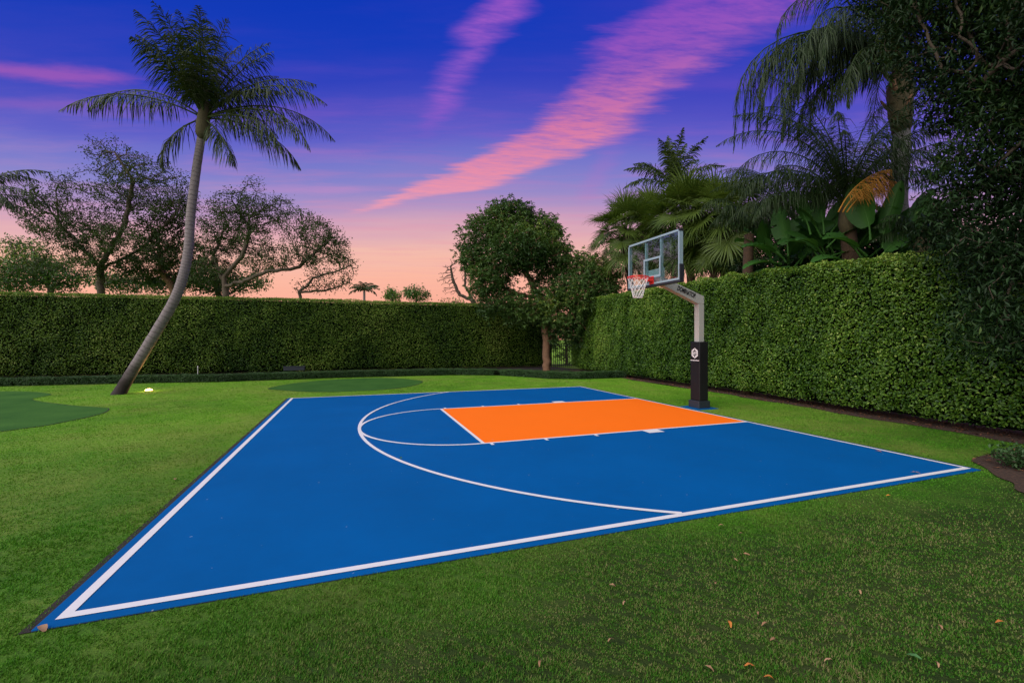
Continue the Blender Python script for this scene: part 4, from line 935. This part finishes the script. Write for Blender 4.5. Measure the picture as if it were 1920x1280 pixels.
# royal-type palm behind the fan palms
d6 = 24; C6 = A(1262, 352, d6); base = A(1266, PY0, d6); base[2] = 0
spec = [(100, 86, 3.2, .35, .15), (80, 82, 3.1, .4, .15), (20, 62, 3.2, 1.0, .3), (8, 48, 3.4, 1.2, .35), (178, 48, 3.2, 1.5, .4), (185, 30, 3.0, 1.5, .5), (160, 62, 3.0, 1.1, .35), (270, 80, 3.0, .5, .25), (300, 65, 3.0, 1.0, .35), (240, 65, 3.0, 1.0, .35), (0, 25, 2.8, 1.2, .5), (60, 60, 3.0, 1.0, .35), (130, 60, 3.0, 1.0, .35), (40, 76, 3.2, .6, .25)]
pinnate_palm('feather_palm', 'feather-leaved palm with upright crown rising behind the fan palms', base, [base, A(1264, 500, d6), A(1262, 362, d6)], .17, .14, M['queentrunk'], C6, spec, 70, .62, .05, M['royal'], 56, plume=.22, hangmul=.9)
# palm just off the left edge, its fronds reaching into view
d7 = 15.0; C7 = A(-70, 372, d7); base = A(-90, PY0, d7); base[2] = 0
spec = [(0, 30, 2.8, 1.5, .5), (8, 8, 2.6, 1.2, .6), (352, 18, 2.7, 1.6, .6), (20, 55, 2.7, 1.2, .5), (340, -20, 2.3, .9, .7), (180, 40, 3.0, 1.4, .6), (150, 60, 3.0, 1.2, .5), (210, 30, 3.0, 1.4, .6), (90, 60, 3.0, 1.4, .5), (270, 50, 3.0, 1.5, .6), (60, 30, 2.8, 1.4, .5)]
pinnate_palm('feather_palm', 'palm mostly outside the left edge with drooping fronds reaching in', base, [base, A(-84, 500, d7), A(-71, 382, d7)], .18, .14, M['cocotrunk'], C7, spec, 60, .5, .03, M['coco'], 57, plume=.2)
d8 = 8.0; C8 = A(-92, 150, d8); base = A(-95, PY0, d8); base[2] = 0
# tiny far palm on the skyline
d9 = 55; C9 = A(683, 546, d9); base = A(684, PY0, d9); base[2] = 0
spec = [(a_, e_, 2.2, 1.9, .45) for a_, e_ in ((180, 50), (195, 25), (160, 65), (90, 80), (20, 60), (0, 45), (345, 20), (270, 70), (140, 50), (40, 60), (225, 45), (315, 40), (75, 75))]
pinnate_palm('feather_palm', 'tiny distant palm silhouetted just above the far hedge', base, [base, A(683, 590, d9), C9], .16, .14, M['cocotrunk'], C9, spec, 26, .6, .09, M['coco'], 58, plume=.05)

# fan palms
def fan_palm(label, C, base, n, R, seed, pet=1.0, tr=.17, lo=-55):
    rg = np.random.default_rng(seed); root = empty('fan_palm', (base[0], base[1], 0)); tag(root, label, 'palm', 'fan palms behind the hoop'); O = np.array([base[0], base[1], 0])
    mid = (C+np.array(base))*.5+np.array([rg.normal(0, .15), 0, C[2]*.1])
    palm_trunk([base, mid, C-np.array([0, 0, .1])], tr, tr*.95, M['brown'], root, O, n=24)
    mb = MB(); mb.tube([C-O-np.array([0, 0, 1.1]), C-O-np.array([0, 0, .6]), C-O-np.array([0, 0, .1]), C-O+np.array([0, 0, .3])], [tr, tr*1.7, tr*1.5, .05], 12); mb.build('crown_base', M['brown'], root, smooth=True)
    for i in range(n):
        az = i*2.39996+rg.normal(0, .15); e = math.radians(lo+(88-lo)*((i+.5)/n)**.75) + rg.normal(0, .06)
        pts = rachis(C, az, e, pet*rg.uniform(.8, 1.15), .35, n=5)
        T = unit(pts[-1]-pts[-2]); Sd = unit(np.cross(T, [0, 0, 1.])+1e-6); Up = np.cross(Sd, T)
        tilt = rg.normal(-.25, .2); Nn = unit(Up+T*tilt); T2 = unit(T+np.array([0, 0, -1.])*(1.05*math.cos(e)*rg.uniform(.6, 1.2))); Nn = unit(np.cross(Sd, T2)+Sd*rg.normal(0, .25)); T2 = unit(T2-Nn*np.dot(T2, Nn)); Sd = np.cross(T2, Nn)
        k = 34; ang = np.linspace(-2.05, 2.05, k)+rg.normal(0, .02, k)
        Ls = R*rg.uniform(.82, 1.12, k)*(1-.14*np.abs(ang)/2.05)*rg.uniform(.9, 1.1)
        D = np.cos(ang)[:, None]*T2+np.sin(ang)[:, None]*Sd; D = unit(D+Up*.10)
        P0 = np.tile(pts[-1], (k, 1)); Wv = unit(np.cross(Nn, D))
        zig = np.where(np.arange(k) % 2 == 0, 1, -1)[:, None]
        g = np.array([0, 0, -1.])
        a1 = P0+D*Ls[:, None]*.42; w1 = Wv*(.42*Ls[:, None]*4.1/k*.52)
        D2 = unit(D+g*.10+rg.normal(0, .04, (k, 3))); a2 = a1+D2*Ls[:, None]*.33; D3 = unit(D2+g*.45+rg.normal(0, .08, (k, 3))); a3 = a2+D3*Ls[:, None]*.27
        V = np.stack([P0, a1-w1-Nn*.008*zig, a1+w1+Nn*.008*zig, a2-w1*.5, a2+w1*.5, a3], 1).reshape(-1, 3)
        b = np.arange(k)[:, None]*6
        F = np.concatenate([b+np.array([[0, 1, 2]]), b+np.array([[1, 4, 2]]), b+np.array([[1, 3, 4]]), b+np.array([[3, 5, 4]])])
        vv = np.repeat(np.clip(rg.normal(.45, .12, k)+rg.normal(0, .15), 0, 1), 6)
        mbx = MB(); mbx.tube(pts, .014, 5); Vr = mbx.V[0]; Fr = mbx.F[0]; tri = np.concatenate([Fr[:, [0, 1, 2]], Fr[:, [0, 2, 3]]]); tri = tri[(tri[:, 0] != tri[:, 1]) & (tri[:, 1] != tri[:, 2]) & (tri[:, 0] != tri[:, 2])]
        link('fan_leaf', npmesh('fan_leaf', np.concatenate([V, Vr])-O, np.concatenate([F, tri+k*6]), np.concatenate([vv, np.full(len(Vr), .6)])), M['fan'], root)
def gb(px, d): b_ = A(px, PY0, d); b_[2] = 0; return b_
fan_palm('fan palm with rounded head nearest the round green tree', A(1176, 450, 21.5), gb(1196, 21.5), 48, 1.15, 61, pet=1.35, lo=-68)
fan_palm('fan palm directly behind the glass backboard, shorter of the group', A(1222, 440, 22.5), gb(1222, 22.5), 46, 1.25, 64, pet=1.4, lo=-68)
fan_palm('broad fan palm whose shaggy head rises above the backboard', A(1292, 428, 18.6), gb(1312, 18.6), 62, 1.2, 62, pet=1.4, lo=-70)
fan_palm('fan palm at the right of the group beside the drooping feathery palms', A(1358, 428, 17.2), gb(1350, 17.2), 58, 1.1, 63, pet=1.3, lo=-70)
fan_palm('small low fan palm peeking between hoop and hedge top', A(1338, 495, 17.0), gb(1338, 17.0), 14, .65, 65, pet=.5, tr=.08, lo=-30)

# bird-of-paradise clumps
def paddle(parent, O, P0, az, elv, pet, L, Wd, droop, rg, roll=0.):
    pts = rachis(P0, az, elv, pet, .15, n=5); last = pts[-1]; T = unit(pts[-1]-pts[-2]); e2 = math.asin(np.clip(T[2], -1, 1))
    n = 22; mid = rachis(last, az, e2-.1, L, droop, n=n); Tm = unit(np.gradient(mid, axis=0)); Sd = unit(np.cross(Tm, [0, 0, 1.])+1e-6); Up = np.cross(Sd, Tm)
    cr_, sr_ = math.cos(roll), math.sin(roll); S2 = Sd*cr_+Up*sr_; U2 = -Sd*sr_+Up*cr_
    t = np.linspace(0, 1, n+1); w = Wd*.5*np.sin(np.clip(t*.93+.07, 0, 1)*math.pi)**.6*(1-.1*t)
    rows = []
    for j, c in enumerate((-1, -.5, 0, .5, 1)):
        rip = .012*np.sin(t*60+c*3)*abs(c); rows.append(mid+S2*(w*c)[:, None]+U2*(abs(c)*w*.38+rip)[:, None])
    V = np.stack(rows, 1).reshape(-1, 3); F = []
    cut = set(rg.choice(n, 3)) if rg.random() < .75 else set()
    for i in range(n):
        for j in range(4):
            if i in cut and j == rg.choice((0, 3)): continue
            a = i*5+j; F.append((a, a+1, a+6, a+5))
    vv = np.tile([.35, .5, 1, .5, .35], n+1)*.8+rg.normal(0, .08)
    mbx = MB(); mbx.tube(np.concatenate([pts, mid[2::3]]), np.linspace(.03, .006, len(pts)+len(mid[2::3])), 6)
    Fq = np.concatenate([np.array(F), mbx.F[0][mbx.F[0][:, 2] != mbx.F[0][:, 3]]+len(V)]); vv = np.concatenate([vv, np.full(len(mbx.V[0]), .9)])
    link('paddle_leaf', npmesh('paddle_leaf', np.concatenate([V, mbx.V[0]])-O, Fq, np.clip(vv, 0, 1), smooth=True), M['paddle'], parent)
def strelitzia(label, px, d, specs, seed, h0=2.6):
    rg = np.random.default_rng(seed); b_ = gb(px, d); root = empty('banana_like_plant', tuple(b_)); tag(root, label, 'plant', 'paddle leaved plants behind the right hedge'); O = np.array(b_)
    mb = MB(); 
    for k in range(4): mb.tube([(rg.normal(0, .1), rg.normal(0, .1), 0), (rg.normal(0, .12), rg.normal(0, .1), h0*.5), (rg.normal(0, .12), rg.normal(0, .1), h0)], [.08, .06, .05], 8)
    mb.build('stem', M['petiole'], root, smooth=True)
    specs = list(specs)
    for k in range(16):
        specs.append((px+rg.normal(0, 30), 500-rg.random()*45, rg.uniform(0, 360), rg.uniform(35, 88), rg.uniform(.8, 1.3), rg.uniform(.42, .6), rg.uniform(.15, .9), rg.normal(0, .9)))
    n0 = len(specs)-16
    for ii, (qx, qy, az_, e_, L_, W_, dr_, roll_) in enumerate(specs):
        p = A(qx, qy, d+(-.35+rg.normal(0, .1) if ii < n0 else .35+rg.random()*.4)); paddle(root, O, p, cdir(az_), math.radians(e_), .35, L_, W_, dr_, rg, roll_)
strelitzia('paddle leaved plant at the left of the three, one broad leaf upright', 1475, 12.7, [(1478, 480, 100, 88, 1.25, .66, .12, 1.5), (1470, 485, 185, 35, 1.0, .42, .8, .3), (1465, 495, 190, 10, .9, .4, .6, .2), (1490, 500, 20, 45, .9, .4, .9, -.2), (1480, 500, 170, -5, .8, .4, .4, .3), (1500, 495, 0, 60, 1.0, .4, .9, -.8), (1455, 500, 200, 50, .8, .38, .8, .5)], 71)
strelitzia('paddle leaved plant in the middle with small upright glossy leaves', 1545, 11.9, [(1545, 440, 100, 88, 1.05, .45, .1, 1.5), (1520, 440, 170, 78, .95, .42, .2, 1.3), (1540, 445, 190, 60, 1.0, .42, .6, .8), (1555, 440, 0, 55, .8, .36, 1.2, -.6), (1550, 465, 340, 50, .9, .36, 1.2, -.4), (1545, 480, 200, 40, .8, .36, .9, .3), (1560, 480, 10, 20, .8, .36, .8, -.3), (1540, 490, 170, 60, .9, .36, .6, .9), (1530, 470, 185, 30, .8, .34, .9, .4)], 72)
strelitzia('largest paddle leaved plant with long fan of leaves beside the pale palm trunk', 1640, 11.15, [(1632, 450, 100, 88, 1.35, .80, .12, 1.55), (1655, 465, 300, 88, 1.25, .42, .1, 1.2), (1690, 470, 10, 72, 1.5, .5, .2, -1.2), (1660, 480, 10, 58, 1.6, .6, .3, -.9), (1645, 490, 10, 50, 1.1, .42, .4, -1.0), (1620, 490, 170, 60, .8, .34, .8, .7), (1670, 500, 0, 38, 1.2, .45, .4, -.8), (1625, 480, 190, 38, 1.0, .38, .8, .4), (1665, 490, 350, 70, 1.4, .5, .3, -1.0), (1600, 495, 185, 20, .8, .35, .7, .4)], 73)

tree('bushy_shrub', [[gb(1062, 27.5), A(1062, 640, 27.5)]], [B(1060, 630, 30, 26, 27.5), B(1035, 625, 25, 40, 27.5), B(1078, 620, 20, 40, 27.5), B(1058, 668, 22, 12, 28.5)], M['hedge'], M['bark'], 'loose bush showing through the gap at the hedge corner', natt=600, r_trunk=.06, leaf=(.14, .07), per=16, spread=.2, step=.25, seed=83, kill=.3, tipr=.008, cat='bush')
# understory bushes behind the right hedge so the gap above it is leafy
tree('bushy_shrub', [[gb(1450, 15.5), A(1450, 560, 15.5), A(1450, 520, 15.5)]], [B(1430, 500, 60, 25, 15.5), B(1530, 490, 70, 30, 15), B(1490, 460, 50, 28, 16)], M['dark'], M['bark'], 'dark bush filling behind the paddle leaved plants', natt=1500, r_trunk=.06, leaf=(.17, .06), per=36, spread=.2, step=.25, seed=81, kill=.3, tipr=.008, cat='bush')
tree('bushy_shrub', [[gb(1650, 12.8), A(1650, 560, 12.8), A(1650, 520, 12.8)]], [B(1620, 490, 60, 40, 12.8), B(1700, 470, 50, 50, 12.8), B(1740, 440, 40, 50, 12)], M['dark'], M['bark'], 'dark bush behind the tall pale palm trunk', natt=1500, r_trunk=.06, leaf=(.16, .06), per=36, spread=.2, step=.22, seed=82, kill=.26, tipr=.008, cat='bush')

# ------------------------------------------------------------------ palm uplight set in the lawn
lp = G(279, 733); fx = empty('well_light', (lp[0], lp[1], 0)); tag(fx, 'small lit warm ground light in the grass beside the leaning palm', 'ground light')
mb = MB(); a = np.linspace(0, 2*math.pi, 25); mb.tube(np.c_[.095*np.cos(a), .095*np.sin(a), np.full(25, .012)], .008, 8, cap=False); mb.tube([(0, 0, -.02), (0, 0, .022)], .09, 20); mb.build('housing', M['edge'], fx)
m = bpy.data.materials.new('lamp_lens'); m.use_nodes = True; e = m.node_tree.nodes['Principled BSDF']; e.inputs['Emission Color'].default_value = (1, .50, .16, 1); e.inputs['Emission Strength'].default_value = 14
mb = MB(); mb.tube([(0, 0, .024), (0, 0, .05), (0, 0, .07)], [.10, .085, .04], 20); mb.build('lens', m, fx, smooth=True)
ld = bpy.data.lights.new('palm_spot', 'SPOT'); ld.energy = 160; ld.color = (1, .52, .14); ld.spot_size = math.radians(75); ld.spot_blend = .6; ld.shadow_soft_size = .04
lo = bpy.data.objects.new('palm_spot', ld); COL.objects.link(lo); lo.parent = fx; lo.location = (0, 0, .14)
tgt = Vector(A(325, 560, 13.2))-Vector((lp[0], lp[1], .09)); lo.rotation_euler = (-tgt).to_track_quat('Z', 'Y').to_euler()
pd_ = bpy.data.lights.new('lens_glow', 'POINT'); pd_.energy = 9; pd_.color = (1, .6, .25); pd_.shadow_soft_size = .05
po = bpy.data.objects.new('lens_glow', pd_); COL.objects.link(po); po.parent = fx; po.location = (0, 0, .17)

# small fixtures by the hedge
ub = G(550, 701.5); mb = MB(); mb.box((-.45, -.12, .0), (.45, .12, .16)); mb.box((-.47, -.14, .16), (.47, .14, .19))
o = mb.build('utility_box', M['padbase'], bevel=.01); o.location = (ub[0], ub[1]+.4, .16); tag(o, 'low dark utility box at the foot of the far hedge', 'utility box')
st = G(368, 704); mb = MB(); mb.tube([(0, 0, 0), (0, 0, .36)], .012, 8); mb.tube([(0, 0, .36), (0, 0, .42)], [.022, .016], 8)
o = mb.build('irrigation_riser', M['net']); o.location = (st[0], st[1]+.2, 0); tag(o, 'short pale irrigation riser in front of the far hedge', 'sprinkler')

# ------------------------------------------------------------------ fallen leaves and specks
def fallen(px, py, L, Wd, mat, label, group, z=.006):
    p = G(px, py); rg = np.random.default_rng(int(px*7+py)); n = 7; t = np.linspace(0, 1, n); w = Wd*.5*np.sin(np.clip(t*.9+.08, 0, 1)*math.pi)**.7
    a = rg.uniform(0, 6.28); c_, s_ = math.cos(a), math.sin(a); V = []
    for j, c in enumerate((-1, 0, 1)):
        for i in range(n):
            x = (t[i]-.5)*L; y = w[i]*c; zz = .012*math.sin(t[i]*math.pi)*rg.uniform(.6, 1.2)+.25*abs(c)*w[i]
            V.append((x*c_-y*s_, x*s_+y*c_, zz))
    F = [(j*n+i, j*n+i+1, (j+1)*n+i+1, (j+1)*n+i) for j in range(2) for i in range(n-1)]
    o = link('fallen_leaf', npmesh('fallen_leaf', V, F, np.full(len(V), rg.random()), smooth=True), mat); o.location = (p[0], p[1], z); o.rotation_euler = (rg.normal(0, .2), rg.normal(0, .2), 0)
    tag(o, label, 'leaf', group)
for (x, y, l) in [(1352, 986, 'dry tan leaf nearest the outside edge of the court on the front lawn'), (1389, 1002, 'small dry leaf just right of the leaf nearest the court edge'), (1378, 1051, 'left one of two dry leaves lying close together in the upper front lawn'), (1400, 1040, 'right one of two dry leaves lying close together in the upper front lawn'),
    (1148, 1099, 'dry straw coloured leaf at the upper left of the lawn litter'), (1341, 1095, 'curled dry leaf on a brown worn patch in the middle of the front lawn'), (1171, 1132, 'dry leaf just below the straw coloured leaf at the left of the litter'), (1612, 1111, 'pale upright curled leaf alone on the greener right front lawn'),
    (1434, 1172, 'larger pinkish dry leaf in the centre of the front lawn'), (1146, 1202, 'pale curled leaf standing at the lower left of the lawn litter'), (1450, 1201, 'dry leaf just below the larger pinkish leaf in the lawn centre'), (1763, 1177, 'pale dry leaf left of the bright orange leaf at the lower right'),
    (1330, 1255, 'pale pointed leaf near the bottom edge of the lawn, left of the orange ones'), (1014, 1245, 'dry leaf farthest left in the front lawn litter'), (1422, 1152, 'small dry leaf just above the larger pinkish leaf'), (1757, 1247, 'rusty dry leaf near the bottom, right of the green leaf'),
    (1730, 847, 'dry leaf on the grass strip between court and right hedge'), (1553, 1240, 'dry leaf near the bottom, left of the green leaf')]:
    fallen(x, y, .045, .013, M['dry'], l, 'dry leaves scattered on the lawn')
for (x, y, l) in [(1875, 1168, 'bright orange leaf near the lower right corner of the lawn'), (1443, 1274, 'orange brown leaf at the bottom edge of the lawn'), (1368, 1171, 'tiny rust red leaf in the centre of the front lawn'), (1406, 1250, 'small dark orange leaf near the bottom of the lawn'), (1666, 930, 'rust brown leaf just off the near side line on the lawn')]:
    fallen(x, y, .048, .017, M['dryo'], l, 'orange leaves on the lawn')
fallen(1713, 1233, .07, .022, M['fresh'], 'single green leaf lying on the lower right lawn', None)
fallen(1647, 847, .08, .025, M['dryo'], 'reddish leaf lying on the blue court near its right corner', None, .009)
fallen(1716, 887, .09, .018, M['dry'], 'pale curled leaf on the blue court beside the near side line', None, .009)
fallen(78, 1180, .07, .04, M['dry'], 'pale stone brown leaf at the near left court corner', None, .006)
fallen(328, 899, .07, .03, M['dry'], 'tan leaf on the lawn left of the court', None)
fallen(752, 860, .05, .03, M['fresh'], 'small green leaf lying on the three point line', None, .011)
for (x, y, l) in [(1035, 701, 'pale fallen leaf directly at the foot of the round tree'), (1060, 707, 'pale fallen leaf on the border plants below the hedge gap'), (985, 706, 'pale fallen leaf on the lawn left of the round tree'), (1062, 716, 'pale fallen leaf on the lawn just above the far court corner'), (1105, 714, 'pale fallen leaf on the lawn right of the far court corner'), (905, 703, 'pale fallen leaf farthest left along the border hedge'), (1180, 716, 'pale fallen leaf on the lawn beside the start of the right hedge')]:
    fallen(x, y, .11, .05, M['dry'], l, 'pale leaves below the round tree', .012)

for o in S.objects:
    if o.type == 'LIGHT' and o.name != 'sun': o['kind'] = 'structure'
print('tris', sum(len(o.data.polygons) for o in S.objects if o.type == 'MESH'))
